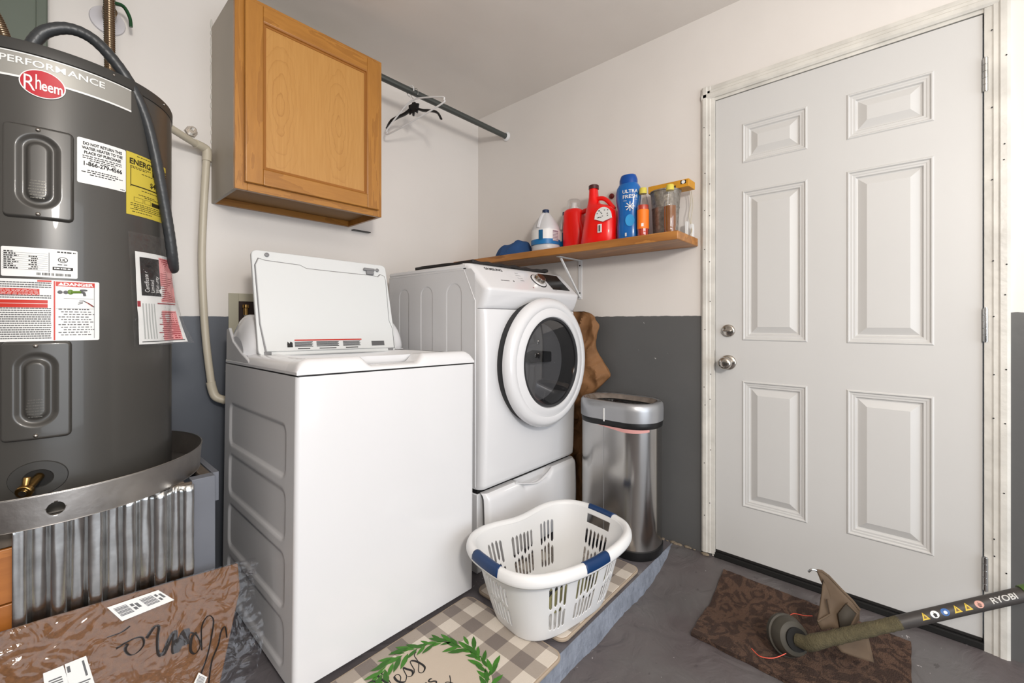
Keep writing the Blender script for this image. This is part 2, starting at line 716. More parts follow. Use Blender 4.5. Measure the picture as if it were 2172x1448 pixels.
g.grid(320, 5, riser)
struct(g.build('trim_1', RISER, ang=60))
g = G()
g.grid(120, 2, lambda u, v: (-5.2 + 5.2 * u, -1.372 + .006 + .0 * v + 1.366 * v, .07 + (.0012 * nz3(u * 30, 0, 8) if v == 0 else 0)))
g.box((-5.2, -1.36, -.1), (0, 0, .05))
struct(g.build('floor_platform', PAD, ang=80))
g = G()
g.box((-5.3, 0, -.1), (.12, .12, CZ))
struct(g.build('wall_back', WALLB))
# right wall around the door opening
DY0, DY1, DZ1 = -2.387, -1.553, 2.148
g = G()
g.box((0, DY1, -.1), (.12, 0, CZ))
g.box((0, -4.9, -.1), (.12, DY0, CZ))
g.box((0, DY0, DZ1), (.12, DY1, CZ))
struct(g.build('wall_right', WALL))
g = G()
g.box((-5.3, -4.9, -.1), (-5.2, .12, CZ))
struct(g.build('wall_left', WALL))
g = G()
g.box((-5.3, -4.9, -.1), (-3.15, -4.8, CZ))
g.box((-.35, -4.9, -.1), (.12, -4.8, CZ))
g.box((-3.15, -4.9, 2.3), (-.35, -4.8, CZ))
struct(g.build('wall_front', WALL))
g = G()
g.box((-5.3, -4.9, CZ), (.12, .12, CZ + .1))
struct(g.build('ceiling', CEIL))
# wall crack / old bead scars next to the cabinet
# ------------------------------------------------------------------ door
door = thing('door_1', 'white six-panel entry door with nickel knob and deadbolt', 'door', (0.012, -1.56, .105))
struct(door)
del door['category']
W_, H_ = .818, 2.03


def doorpt(a, z, d):  # a = distance from latch edge (towards -y), d = depth out of face (towards -x)
    return (-d, -a, z)


g = G()
PX = [(.108, .345), (.468, .706)]
PZ = [(.224, .773), (.948, 1.60), (1.72, 1.892)]
xs = [0, PX[0][0], PX[0][1], PX[1][0], PX[1][1], W_]
zs = [0, PZ[0][0], PZ[0][1], PZ[1][0], PZ[1][1], PZ[2][0], PZ[2][1], H_]
holes = [(i, j) for i in (1, 3) for j in (1, 3, 5)]
T = .012
for i in range(5):
    for j in range(7):
        if (i, j) in holes:
            continue
        g.add([doorpt(xs[i], zs[j], T), doorpt(xs[i + 1], zs[j], T), doorpt(xs[i + 1], zs[j + 1], T), doorpt(xs[i], zs[j + 1], T)], [(0, 1, 2, 3)])
g.box((T - .03 + .0, -W_, 0), (-T + .0005, 0, H_)) if False else None
# edges and back
b8 = [(-T, 0, 0), (-T, -W_, 0), (.03, -W_, 0), (.03, 0, 0), (-T, 0, H_), (-T, -W_, H_), (.03, -W_, H_), (.03, 0, H_)]
g.add(b8, [(0, 3, 7, 4), (1, 5, 6, 2), (0, 1, 2, 3), (4, 7, 6, 5), (3, 2, 6, 7)])
g.build('door_slab', DOORM, door)
prof = [(0, 0), (.004, .0032), (.007, .0032), (.011, -.002), (.017, -.002), (.020, -.0035), (.026, -.0035), (.030, -.0095), (.034, -.0105), (.060, .001), (.061, .001)]
for (a0, a1) in PX:
    for (z0, z1) in PZ:
        g = G()
        vs, fs = [], []
        for k, (ins, dep) in enumerate(prof):
            i2 = ins
            vs += [doorpt(a0 + i2, z0 + i2, T + dep), doorpt(a1 - i2, z0 + i2, T + dep), doorpt(a1 - i2, z1 - i2, T + dep), doorpt(a0 + i2, z1 - i2, T + dep)]
            if k:
                o = (k - 1) * 4
                for q in range(4):
                    fs.append((o + q, o + (q + 1) % 4, o + 4 + (q + 1) % 4, o + 4 + q))
        o = (len(prof) - 1) * 4
        fs.append((o, o + 1, o + 2, o + 3))
        g.add(vs, fs)
        g.build('door_panel', DOORM, door, ang=8)
# sweep + threshold
g = G()
g.box((-.012, -W_, -.012), (.02, 0, 0))
lab(g.build('door_sweep', DARKRUB, door, bevel=.002), 'dark rubber sweep along the door bottom')
g = G()
g.box((-.02, -W_ - .01, -.036), (.05, .006, -.014))
lab(g.build('threshold', BLACKM, door, bevel=.003), 'black metal threshold')
# deadbolt / knob
db = G()
c = (-T, -.053, .99)
db.lathe([(.028, 0), (.028, -.004), (.026, -.009), (.022, -.011), (.002, -.012)], c, 32, 'x')
o = db.build('deadbolt', CHROME, door, ang=50)
g = G()
g.box((c[0] - .026, c[1] - .017, c[2] - .004), (c[0] - .010, c[1] + .017, c[2] + .004))
g.build('thumb_turn', CHROME, o, bevel=.003)
g = G()
c = (-T, -.053, .849)
g.lathe([(.033, 0), (.033, -.004), (.029, -.008), (.014, -.010), (.012, -.028), (.02, -.034), (.027, -.045), (.027, -.058), (.021, -.066), (.012, -.068), (.002, -.068)], c, 32, 'x')
o = g.build('door_knob', CHROME, door, ang=50)
g = G()
g.box((c[0] - .0715, c[1] - .002, c[2] - .006), (c[0] - .066, c[1] + .002, c[2] + .006))
g.build('lock_button', CHROME, o)
g = G()
g.box((-.02, .002, .81), (-.006, .012, .90))
g.build('strike_plate', BLACK, door)
for hz in (1.83, 1.02, .215):
    g = G()
    for k in range(5):
        g.lathe([(.0065, .0215 * k), (.0065, .0215 * k + .02)], (-.020, -W_ - .006, hz - .054), 12)
    g.lathe([(.0045, 0), (.0045, .112)], (-.020, -W_ - .006, hz - .056), 10)
    g.box((-.0125, -W_ + .004 - .012, hz - .053), (-.010, -W_ + .016, hz + .053)) if False else None
    g.build('hinge', GALV, door, ang=50)
# casing and jamb
def casing(name, y0, y1, z0, z1, vert=True, flip=1):
    g = G()
    cs = [(0, .0), (0, .012), (.008, .017), (.022, .017), (.026, .013), (.036, .013), (.040, .010), (.056, .008), (.056, 0)]
    if vert:
        pts = [(y0 + flip * a, -d) for a, d in cs]
        g.prism([(-d, y0 + flip * a) for a, d in cs], z0, z1, 'xy')
    else:
        vs = []
        n = len(cs)
        for (yy, ff_) in ((y0, 1), (y1, -1)):
            vs += [(-d, yy, z0 + a) for a, d in cs]
        g.add(vs, [tuple(range(n)), tuple(range(2 * n - 1, n - 1, -1))] + [(i, n + i, n + (i + 1) % n, (i + 1) % n) for i in range(n)])
    return struct(g.build(name, TRIM, ang=25))


casing('trim_2', -1.502, 0, .082, 2.206, True, -1)
casing('trim_3', -2.437, 0, .068, 2.206, True, 1)
casing('trim_4', -2.437, -1.502, 2.150, 2.206, False)
for nm, a, b in (('trim_5', (-.004, -1.5585, .07), (.12, -1.546, 2.15)), ('trim_6', (-.004, -2.394, .07), (.12, -2.381, 2.15)), ('trim_7', (-.004, -2.394, 2.138), (.12, -1.546, 2.15))):
    g = G()
    g.box(a, b)
    struct(g.build(nm, TRIM))
# nail holes in the casing (real little recessed heads)
g = G()
random.seed(3)
for yy in (-1.517, -1.54, -2.40, -2.425):
    for k in range(9):
        zz = .2 + 1.9 * (k + random.random()) / 9
        g.lathe([(.0022, 0), (.0022, -.0008)], (-.0172 if yy in (-1.517, -2.425) else -.0135, yy + random.uniform(-.003, .003), zz), 8, 'x')
struct(g.build('trim_8', INK))
# broken plaster and torn foot of the casing
g = G()
g.box((-.014, -2.436, .042), (0, -2.398, .068))
struct(g.build('trim_9', RAWW))
g = G()
random.seed(11)
for k in range(16):
    y = -1.27 - .25 * random.random()
    s_ = .004 + .008 * random.random()
    g.ell((-.004 - .012 * random.random(), y, .072), (s_, s_ * 1.6, s_ * .6), 7, 5)
o = g.build('plaster_crumbs', mat('plaster', (128, 116, 100), .9), ang=20)
tag(o, 'broken plaster crumbs along the wall foot left of the door', 'debris', kind='stuff')

# ------------------------------------------------------------------ wall cabinet
CX0, CX1, CY0, CZ0, CZ1 = -1.562, -.946, -.32, 1.638, 2.385
cab = thing('wall_cabinet', 'honey oak wall cabinet with one raised frame door', 'cabinet', (CX0, CY0, CZ0))
Wc, Dc, Hc = CX1 - CX0, -CY0, CZ1 - CZ0
g = G()
g.box((0, .02, 0), (.012, Dc, Hc))
lab(g.build('side_panel', CABSIDE, cab), 'greige unpainted left side panel')
g = G()
g.box((Wc - .012, .02, 0), (Wc, Dc, Hc))
g.build('side_panel', WCAB, cab)
g = G()
g.box((.012, .02, .028), (Wc - .012, Dc, .040))
g.build('bottom_panel', CABUND, cab)
g = G()
g.box((.012, .02, Hc - .012), (Wc - .012, Dc, Hc))
g.build('top_panel', CABSIDE, cab)
g = G()
g.box((.012, Dc - .018, 0), (Wc - .012, Dc, .028))
g.build('hanging_rail', WCABH, cab, bevel=.001)
for nm, a, b, m in (('stile', (0, 0, 0), (.042, .02, Hc), WCAB), ('stile', (Wc - .042, 0, 0), (Wc, .02, Hc), WCAB), ('rail', (.042, 0, 0), (Wc - .042, .02, .042), WCABH), ('rail', (.042, 0, Hc - .042), (Wc - .042, .02, Hc), WCABH)):
    g = G()
    g.box(a, b)
    g.build(nm, m, cab, bevel=.0015)
dr = G()
dx0, dx1, dz0, dz1 = .030, Wc - .022, .028, Hc - .022
# door: frame with bevelled inner edge, as one mesh of stiles, then recessed panel
fr = .062
g = G()
g.add([(dx0 + fr + .009, -.0085, dz0 + fr + .009), (dx1 - fr - .009, -.0085, dz0 + fr + .009), (dx1 - fr - .009, -.0085, dz1 - fr - .009), (dx0 + fr + .009, -.0085, dz1 - fr - .009)], [(0, 1, 2, 3)])
doorc = g.build('cabinet_door', VENEER, cab)
for aa, bb, nm, mm in (((dx0, -.019, dz0), (dx0 + fr, 0, dz1), 'door_stile', WCAB), ((dx1 - fr, -.019, dz0), (dx1, 0, dz1), 'door_stile', WCAB), ((dx0 + fr, -.019, dz0), (dx1 - fr, 0, dz0 + fr), 'door_rail', WCABH), ((dx0 + fr, -.019, dz1 - fr), (dx1 - fr, 0, dz1), 'door_rail', WCABH)):
    g = G()
    g.box(aa, bb)
    g.build(nm, mm, doorc, bevel=.003, seg=3)
g = G()
vs, fs = [], []
a0, a1, b0, b1 = dx0 + fr, dx1 - fr, dz0 + fr, dz1 - fr
for k, (i_, d_) in enumerate([(-.001, .019), (.004, .0175), (.006, .012), (.012, .011), (.0125, .0085)]):
    vs += [(a0 + i_, -d_, b0 + i_), (a1 - i_, -d_, b0 + i_), (a1 - i_, -d_, b1 - i_), (a0 + i_, -d_, b1 - i_)]
    if k:
        o = (k - 1) * 4
        fs += [(o + q, o + (q + 1) % 4, o + 4 + (q + 1) % 4, o + 4 + q) for q in range(4)]
g.add(vs, fs)
lab(g.build('panel_moulding', mat('moulding_dark_oak', (150, 96, 38), .4, vary=.06), doorc, ang=20), 'darker routed moulding round the panel')
g = G()
g.box((-.935 + .0, -.028, 1.622), (-.835, -.004, 1.626))
tag(g.build('wood_shim', BLACK), 'thin dark strip poking out below the right end of the cabinet', 'strip')

# ------------------------------------------------------------------ hanging rod and hangers
rod = thing('clothes_rod', 'dark grey closet rod running from cabinet to right wall', 'rod', (-.005, -.272, 2.346))
g = G()
g.tube([(-.94, 0, 0), (0, 0, 0)], .0165, 20)
g.build('pole', mat('rod_grey', (84, 88, 86), .35, .5), rod)
g = G()
g.lathe([(.030, .004), (.030, -.002), (.024, -.006), (.0185, -.012)], (0, 0, 0), 24, 'x', cap=False)
g.build('end_flange', PLW, rod)
RX = Vector((0, -.272, 2.346))


def hook_pts(x, drop):
    pts = []
    for k in range(11):
        a = R_(-40 + 220 * k / 10)
        pts.append((x, -.272 - .021 * math.cos(a), 2.346 + .021 * math.sin(a)))
    pts = pts[::-1]
    return [(x, -.272 - .012, 2.346 - .03)][:0] + pts[::-1][::-1]


def hanger(name, label, x, yaw, m, wirem, wid, drop, tilt, plastic=True):
    t = thing(name, label, 'hanger', (x, -.272, 2.346 + .0165), (tilt, 0, yaw))
    g = G()
    pts = [(0, -.022, -.030), (0, -.0245, -.016), (0, -.0175, .0005), (0, 0, .0065), (0, .0175, .0005), (0, .0225, -.02), (0, .017, -.038), (0, .004, -.053), (0, 0, -.075)]
    g.tube(catmull(pts, 5), .0026 if plastic else .0014, 8)
    g.build('hook', wirem, t)
    g = G()
    hw = wid / 2
    if plastic:
        pts = [(0, 0, -.075), (hw * .35 * 0, .06, -.088), (0, hw * .95, -.145), (0, hw, -.165), (0, hw * .92, -.178), (0, 0, -.182), (0, -hw * .92, -.178), (0, -hw, -.165), (0, -hw * .95, -.145), (0, -.06, -.088)]
        pts = [(0, p[1], p[2]) for p in pts]
        g.tube(catmull(pts, 6, closed=True), .0042, 8, closed=True)
        g.build('hanger_body', m, t)
    return t


h1 = hanger('hanger', 'white plastic tube hanger tilted on the rod, nearest the cabinet', -.752, R_(12), PLW, PLW, .40, .1, R_(-11))
hb = thing('suit_hanger', 'black plastic hanger with wide curved shoulders on the rod', 'hanger', (-.722, -.272, 2.3625), (R_(3), 0, R_(16)))
g = G()
g.tube(catmull([(0, -.022, -.030), (0, -.0245, -.016), (0, -.0175, .0005), (0, 0, .0065), (0, .0175, .0005), (0, .0225, -.02), (0, .017, -.036), (0, .003, -.05), (0, 0, -.072)], 5), .0013, 8)
g.build('hook', GALV, hb)
g = G()
g.prism([(-.026, -.128), (-.034, -.078), (-.012, -.073), (-.010, -.066), (.010, -.066), (.012, -.073), (.034, -.078), (.026, -.128), (.008, -.116), (.004, -.138), (-.004, -.138), (-.008, -.116)], -.004, .004, 'yz')
g.build('neck_plate', BLACK, hb, bevel=.0015)
for s_ in (-1, 1):
    g = G()
    g.tube(catmull([(0, s_ * .02, -.100), (0, s_ * .06, -.118), (0, s_ * .11, -.128), (0, s_ * .155, -.145), (0, s_ * .18, -.18)], 6), [.012] * 18 + [.010] * 7, 10, flat=.55)
    g.build('shoulder_arm', BLACK, hb)

# ------------------------------------------------------------------ shelf, bracket
g = G()
g.box((-.252, -1.484, 1.484), (-.004, -.03, 1.522))
tag(g.build('wall_shelf', SHELFW, bevel=.004, off=(0, 0, 0)), 'rough pine plank shelf on the right wall above the dryer', 'shelf')
br = thing('shelf_bracket', 'white metal angle bracket propping up the wood shelf', 'bracket', (0, -.838, 1.262))
g = G()
g.box((-.004, -.012, 0), (0, .012, .2205))
g.build('wall_leg', PLW, br, bevel=.001)
g = G()
g.box((-.215, -.012, .2165), (0, .012, .2205))
g.build('shelf_leg', PLW, br, bevel=.001)
g = G()
g.tube([(-.006, 0, .012), (-.190, 0, .213)], .008, 6, flat=.6)
g.build('brace', PLW, br)
for z in (.035, .19):
    g = G()
    g.lathe([(.004, -.004), (.004, -.0065), (.001, -.0075)], (0, 0, z), 10, 'x')
    g.build('screw', BLACK, br)

# ------------------------------------------------------------------ items on the shelf
SZ = 1.522


def jug_outline(g, pts, c, rx, ry, n=28, sq=3.0, lean=None):
    """stack of superelliptic sections: pts = [(scale_y, scale_x, z, shift_y)]"""
    def fn(u, v):
        i = v * (len(pts) - 1)
        k = min(int(i), len(pts) - 2)
        f = i - k
        q = [pts[k][j] * (1 - f) + pts[k + 1][j] * f for j in range(4)]
        t = 2 * PI * u
        ct, st = math.cos(t), math.sin(t)
        e = 2 / sq
        return (c[0] + rx * q[1] * math.copysign(abs(ct) ** e, ct), c[1] + q[3] + ry * q[0] * math.copysign(abs(st) ** e, st), c[2] + q[2])
    g.grid(n, (len(pts) - 1), fn, closed=True)
    m = len(pts)
    base = len(g.v) - n * m
    g.f.append(tuple(base + n - 1 - k for k in range(n)))
    g.m.append(g.mi)
    g.f.append(tuple(base + (m - 1) * n + k for k in range(n)))
    g.m.append(g.mi)
    return g


# blue cloth
g = G()


def clothf(u, v):
    t = 2 * PI * u
    r = math.sin(PI * v / 2)
    y = .140 * math.cos(t) * r
    x = .085 * math.sin(t) * r
    fold = abs(math.sin(y * 26 + 1.1 + x * 18))
    z = (.058 + .020 * sst(.0, .08, -y) + .018 * fold) * (1 - r ** 5)
    n_ = nz3(x * 24, y * 24, 3.3)
    return (x + .014 * n_, y + .012 * nz3(y * 30, x * 30, 7), max(0, z + .022 * n_ * (1 - r ** 8)))


g.grid(72, 30, clothf, closed=True)
o = g.build('cloth', CLOTHB, ang=180)
o.location = (-.160, -.478, SZ)
tag(o, 'crumpled blue cloth lying at the far end of the shelf', 'cloth')


def bleach(name, label, x, y, s_=1.0, grp=None):
    t = thing(name, label, 'jug', (x, y, SZ))
    g = G()
    jug_outline(g, [(.96, .96, 0, 0), (1, 1, .006, 0), (1, 1, .03, 0), (.985, .985, .034, 0), (.985, .985, .115, 0), (1, 1, .12, 0), (.95, .95, .135, 0), (.74, .74, .165, 0), (.50, .50, .192, 0), (.32, .32, .210, 0), (.24, .24, .216, 0)], (0, 0, 0), .070 * s_, .078 * s_, sq=2.3)
    g.build('bottle', mat('milky_plastic', (214, 214, 216), .35, trans=.15), t, ang=50)
    g = G()
    jug_outline(g, [(1, 1, .034, 0), (1, 1, .062, 0)], (0, 0, 0), .0765 * s_, .0785 * s_, sq=2.3)
    g.mi = 1
    jug_outline(g, [(1, 1, .062, 0), (1, 1, .115, 0)], (0, 0, 0), .0763 * s_, .0783 * s_, sq=2.3)
    lb = g.build('wrap_label', [mat('label_blue', (24, 110, 170), .4), PRW], t, ang=50)
    g = G()
    g.box((-.0815 * s_, .005, .058), (-.0775 * s_, .05, .108)) if False else None
    # printed patches facing the room
    for (a0, a1, z0, z1, mi) in ((-172, -148, .055, .11, 0), (-118, -84, .05, .108, 1)):
        g.mi = mi
        g.grid(8, 1, lambda u, v: ((.0775 * s_) * math.cos(R_(a0 + (a1 - a0) * u)) * 1.01, (.0795 * s_) * math.sin(R_(a0 + (a1 - a0) * u)) * 1.01, z0 + (z1 - z0) * v))
    g.mi = 2
    for k in range(6):
        z = .055 + k * .008
        g.grid(6, 1, lambda u, v: ((.0785 * s_) * math.cos(R_(-115 + 28 * u)) * 1.01, (.0805 * s_) * math.sin(R_(-115 + 28 * u)) * 1.01, z + .0025 * v))
    g.build('print', [mat('label_teal', (16, 88, 130), .4), mat('label_mauve', (150, 130, 140), .5), PRW], lb)
    g = G()
    g.tube(catmull([(-.018, 0, .208), (-.038 * s_, 0, .192), (-.056 * s_, 0, .16), (-.068 * s_, 0, .125)], 5), .010, 8)
    g.build('handle', MATS['milky_plastic'], t)
    g = G()
    g.lathe([(.019, .206), (.0195, .232), (.018, .234)], n=20)
    g.build('cap', BLUED, t, bevel=.001)
    return t


bleach('bleach_jug', 'translucent white bleach jug with dark blue cap and blue label', -.165, -.718)
bl2 = bleach('bleach_jug', 'half hidden white and blue jug between the bleach and the first red bottle', -.052, -.775, .6)

# red detergent bottle with clear dosing cap
t = thing('detergent_bottle', 'slim red detergent bottle with a clear dosing cap', 'bottle', (-.088, -.862, SZ))
g = G()
jug_outline(g, [(.95, .95, 0, 0), (1, 1, .008, 0), (1, 1, .09, 0), (.97, 1, .125, .002), (.86, .95, .16, .006), (.84, .9, .20, .008), (.80, .85, .216, .008), (.6, .7, .226, .008)], (0, 0, 0), .052, .066, sq=2.8)
g.build('body', REDJ, t, ang=60)
g = G()
g.tube(catmull([(.0, -.045, .205), (.0, -.085, .208), (.0, -.098, .18), (.0, -.09, .12), (.0, -.065, .05)], 6), [.013] * 25, 10)
g.build('handle', REDJ, t)
g = G()
g.lathe([(.026, .224), (.026, .236), (.018, .24), (.015, .262), (.002, .262)], (0, .008, 0), 20)
g.build('pour_spout', PLW, t)
g = G()
g.lathe([(.0375, .226), (.0365, .262), (.034, .276), (.028, .281), (.002, .282)], (0, .008, 0), 28, cap=False)
lab(g.build('dosing_cap', film_mat('clear_plastic', (.93, .93, .93, 1), .08, 0, 1, .10), t), 'clear plastic dosing cap')

# big red jug lying neck
t = thing('detergent_jug', 'large bright red detergent jug with long neck and dark cap', 'jug', (-.172, -1.060, SZ))
g = G()
jug_outline(g, [((L_ - R0_) / 2 / .098, sx_, z_, (L_ + R0_) / 2) for L_, R0_, sx_, z_ in ((.094, -.092, .95, 0), (.097, -.096, 1, .01), (.087, -.098, 1, .06), (.077, -.098, 1, .11), (.070, -.096, .98, .15), (.066, -.082, .9, .172), (.063, -.05, .75, .188), (.060, -.005, .55, .202), (.057, .004, .46, .22), (.054, .008, .42, .24), (.052, .012, .38, .284))], (0, 0, 0), .060, .098, sq=2.5)
g.build('body', REDJ, t, ang=60)
g = G()
g.tube(catmull([(.0, .015, .232), (.0, -.02, .228), (.0, -.045, .212), (.0, -.068, .185), (.0, -.084, .165)], 6), .011, 12)
g.build('handle', REDJ, t)
g = G()
g.lathe([(.0255, .282), (.0255, .300), (.022, .303)], (0, .031, 0), 24)
lab(g.build('cap', mat('maroon_cap', (70, 26, 26), .4), t), 'dark maroon cap')
g = G()
g.mi = 0
g.X = Matrix.Translation((-.0655, -.045, .10)) @ Matrix.Rotation(R_(-90), 4, 'Y') @ Matrix.Rotation(R_(0), 4, 'Z')


def onjug(a, z):
    return (-.0655 - .0, a, z)


g.X = None
pts = [(.045 * math.cos(R_(a)), .05 * math.sin(R_(a))) for a in range(0, 181, 15)] + [(-.047, -.008), (0, -.02), (.047, -.002)]
g.prism([(-.058 + p[0], .115 + p[1]) for p in pts], -.0665, -.060, 'yz')
g.mi = 1
random.seed(5)
for k in range(14):
    yy, zz = -.058 + random.uniform(-.03, .03), .12 + random.uniform(-.01, .03)
    g.box((-.0675, yy, zz), (-.066, yy + .006, zz + .004))
g.mi = 0
g.box((-.0665, -.05, .045), (-.061, -.03, .085))
g.mi = 1
g.box((-.0675, -.045, .05), (-.066, -.036, .08))
g.build('front_label', [PRW, INKG], t)

# small dark red dot on wall
g = G()
g.lathe([(.014, 0), (.014, -.006), (.010, -.009), (.001, -.010)], (-.001, -1.037, 1.806), 20, 'x')
tag(g.build('wall_disc', DRED), 'small round dark red disc on the wall above the red jug', 'disc')

# scent bead bottle
t = thing('scent_bead_bottle', 'tall blue curvy bottle of scent beads, the tallest on the shelf', 'bottle', (-.178, -1.222, SZ))
g = G()
jug_outline(g, [(.84, .84, 0, 0), (.88, .88, .01, 0), (.90, .9, .06, 0), (.84, .84, .11, 0), (.86, .86, .15, 0), (.98, .98, .19, 0), (1, 1, .22, 0), (.93, .93, .245, 0), (.76, .76, .262, 0), (.68, .68, .268, 0)], (0, 0, 0), .044, .061, n=36, sq=2.2)
g.build('body', BLUEB, t, ang=60)
g = G()
jug_outline(g, [(.70, .74, .264, 0), (.70, .74, .285, 0), (.60, .64, .302, 0), (.56, .6, .306, 0)], (0, 0, 0), .044, .061, n=32, sq=2.2)
g.build('cap', mat('blue_cap', (0, 70, 150), .35), t, ang=60)
g = G()


def onb(a, z):
    # front of bottle faces -x and -y
    w_ = .061 * (1.0 if z > .17 else .9)
    th = PI + a / .055 + R_(28)
    return (.047 * math.cos(th) * (1 if z > .17 else .92), (w_ + .0015) * math.sin(th), z)


g.text('ULTRA', .022, lambda x, y: onb(x, .212 + y), bold=.0003)
g.text('FRESH', .024, lambda x, y: onb(x, .187 + y), bold=.0003)
for k in range(8):
    a = k * PI / 4
    c_, s_ = math.cos(a), math.sin(a)
    vs = []
    for (p, q) in ((0, .0012), (.02, .0022), (.024, 0), (.02, -.0022), (0, -.0012)):
        vs.append(onb(p * c_ - q * s_, .150 + p * s_ + q * c_))
    g.add(vs, [(0, 1, 2, 3, 4)])
for k in range(4):
    g.add([onb(-.03, .176 - k * .001 * 0 + .0), onb(.03, .178), onb(.03, .180), onb(-.03, .178)], [(0, 1, 2, 3)])
g.box((-.0435, -.012, .012), (-.0425, -.004, .028))
g.mi = 1
pts = [onb(.022 * math.cos(R_(a)), .085 + .028 * math.sin(R_(a))) for a in range(0, 360, 20)]
g.add(pts, [tuple(range(18))])
g.build('print', [PRW, mat('print_cyan', (30, 140, 200), .4)], t)

# orange and brown glass bottles
def drink(name, label, x, y, h, liq, top, lab_, grp):
    t = thing(name, label, 'bottle', (x, y, SZ))
    r = .026
    pr = [(r * .9, 0), (r, .006), (r * .93, .02), (r, .035), (r, h * .55), (r * .96, h * .64), (r * .72, h * .78), (r * .55, h * .86), (r * .52, h * .9)]
    g = G()
    g.lathe(pr, n=24, cap=False)
    g.build('glass', film_mat('bottle_glass_' + liq, (.85, .83, .8, 1), .05, 0, 1, .08), t)
    g = G()
    k = [(a * .95, b + .001) for a, b in pr if b < h * (.68 if top else .62)]
    g.lathe(k, n=24)
    g.build('liquid', mat(liq, {'orange_liquid': (206, 52, 14), 'brown_liquid': (142, 84, 28)}[liq], .25), t)
    g = G()
    g.lathe([(.0165, h * .885), (.0165, h * .985), (.015, h)], n=20)
    g.build('cap', mat('yellow_cap', (206, 190, 78), .4), t)
    if lab_:
        g = G()
        g.lathe([(r * 1.01, .036), (r * 1.01, h * .55)], n=28, cap=False)
        l_ = g.build('wrap_label', mat('label_orange', (240, 122, 26), .5), t)
        g = G()
        g.add([((r * 1.03) * math.cos(R_(a)), r * 1.03 * math.sin(R_(a)), z) for a, z in ((-172, .045), (-150, .045), (-150, .060), (-172, .060))], [(0, 1, 2, 3)])
        g.build('print', PRW, l_)
    return t


drink('juice_bottle', 'orange drink bottle with yellow cap beside the blue bottle', -.20, -1.305, .225, 'orange_liquid', True, True, 1)
drink('sauce_bottle', 'glass bottle half full of brown liquid with yellow cap at the shelf end', -.205, -1.432, .212, 'brown_liquid', False, False, 1)
# galvanised bucket
t = thing('metal_bucket', 'small galvanised metal bucket under the long yellow box', 'bucket', (-.115, -1.375, SZ))
g = G()
g.lathe([(.052, .0), (.054, .002), (.060, .13), (.0615, .132), (.0615, .137), (.0605, .139), (.066, .205), (.069, .207), (.069, .212), (.064, .211), (.052, .012), (.001, .012)], n=40)
g.build('bucket_body', mat('dull_galvanised', (150, 146, 140), .42, .75, vary=.3, vscale=70, bump=.002, bscale=90), t, ang=35)
# foil box
t = thing('foil_box', 'long yellow-orange wrap box lying across the metal bucket', 'box', (-.085, -1.40, SZ + .213), (0, 0, 0))
g = G()
g.box((-.05, -.088, 0), (.028, .10, .034))
ob = g.build('carton', mat('box_yellow', (202, 142, 34), .5, vary=.12, vscale=12), t, bevel=.002)
g = G()
g.mi = 0
g.box((-.0508, -.03, .004), (-.0500, .045, .014))
g.box((-.0508, -.076, .014), (-.05, -.052, .030))
g.mi = 1
g.text('wrap', .013, lambda x, y: (-.0512, .008 - x, .0055 + y))
g.lathe([(.008, -.0515), (.008, -.0505)], (0, -.064, .022), 12, 'x')
g.build('print', [INK, PRW], t)
# cord + clip
g = G()
g.tube(catmull([(-.05, -1.462, 1.735), (-.052, -1.468, 1.68), (-.062, -1.463, 1.62), (-.06, -1.472, 1.57), (-.075, -1.476, 1.528)], 8), .0018, 6)
g.tube(catmull([(-.045, -1.468, 1.735), (-.046, -1.475, 1.67), (-.056, -1.470, 1.60), (-.066, -1.478, 1.55), (-.078, -1.474, 1.5275)], 8), .0018, 6)
tag(g.build('white_cord', mat('cord_cream', (186, 178, 160), .6)), 'thin cream cord hanging from the yellow box down to the shelf end', 'cord')
t = thing('plastic_clip', 'white plastic clip standing at the right end of the shelf', 'clip', (-.055, -1.463, SZ))
for dy in (-.012, .012):
    g = G()
    g.prism(rrect(-.006, 0, .006, .075 if dy > 0 else .06, .0055), -.009, .009, 'yz')
    g.X = None
    g.v = [(p[0], p[1] + dy, p[2]) for p in g.v]
    g.build('prong', PLW, t, bevel=.001)
g = G()
g.box((-.010, -.018, 0), (.010, .018, .008))
g.build('base', PLW, t, bevel=.002)
# ------------------------------------------------------------------ washing machine
WX, WY = -1.583, -.921
ws = thing('washing_machine', 'white top-load washing machine with its lid standing open', 'washer', (WX, WY, .083), (R_(-.55), R_(.85), R_(-.5)))
WW, WD, WH = .676, .70, .895
M_ws = Matrix.Translation((WX, WY, .083)) @ Matrix.Rotation(R_(-.5), 4, 'Z') @ Matrix.Rotation(R_(.85), 4, 'Y') @ Matrix.Rotation(R_(-.55), 4, 'X')
g = G()
# front sheet with rounded vertical corners, right side, back
rr = .014
out = [(0, WD), (0, rr)] + [(rr - rr * math.cos(R_(a)), rr - rr * math.sin(R_(a))) for a in range(15, 90, 15)] + [(rr, 0), (WW - rr, 0)] + [(WW - rr + rr * math.sin(R_(a)), rr - rr * math.cos(R_(a))) for a in range(15, 90, 15)] + [(WW, rr), (WW, WD)]
vs = []
n = len(out)
for z in (.014, WH):
    vs += [(p[0], p[1], z) for p in out]
g.add(vs, [(i, i + 1, n + i + 1, n + i) for i in range(1, n - 1)] + [(n - 1, 0, n, 2 * n - 1)])
g.f.append(tuple(n + i for i in range(n)))
g.m.append(0)
g.f.append(tuple(n - 1 - i for i in range(n)))
g.m.append(0)
g.build('front_and_cabinet', APPL, ws, ang=40).name = 'cabinet'
g = G()
cells = [(.588, .748), (.398, .560), (.198, .365), (.035, .170)]
cells = [(.590, .752), (.405, .560), (.210, .375), (.040, .182)]


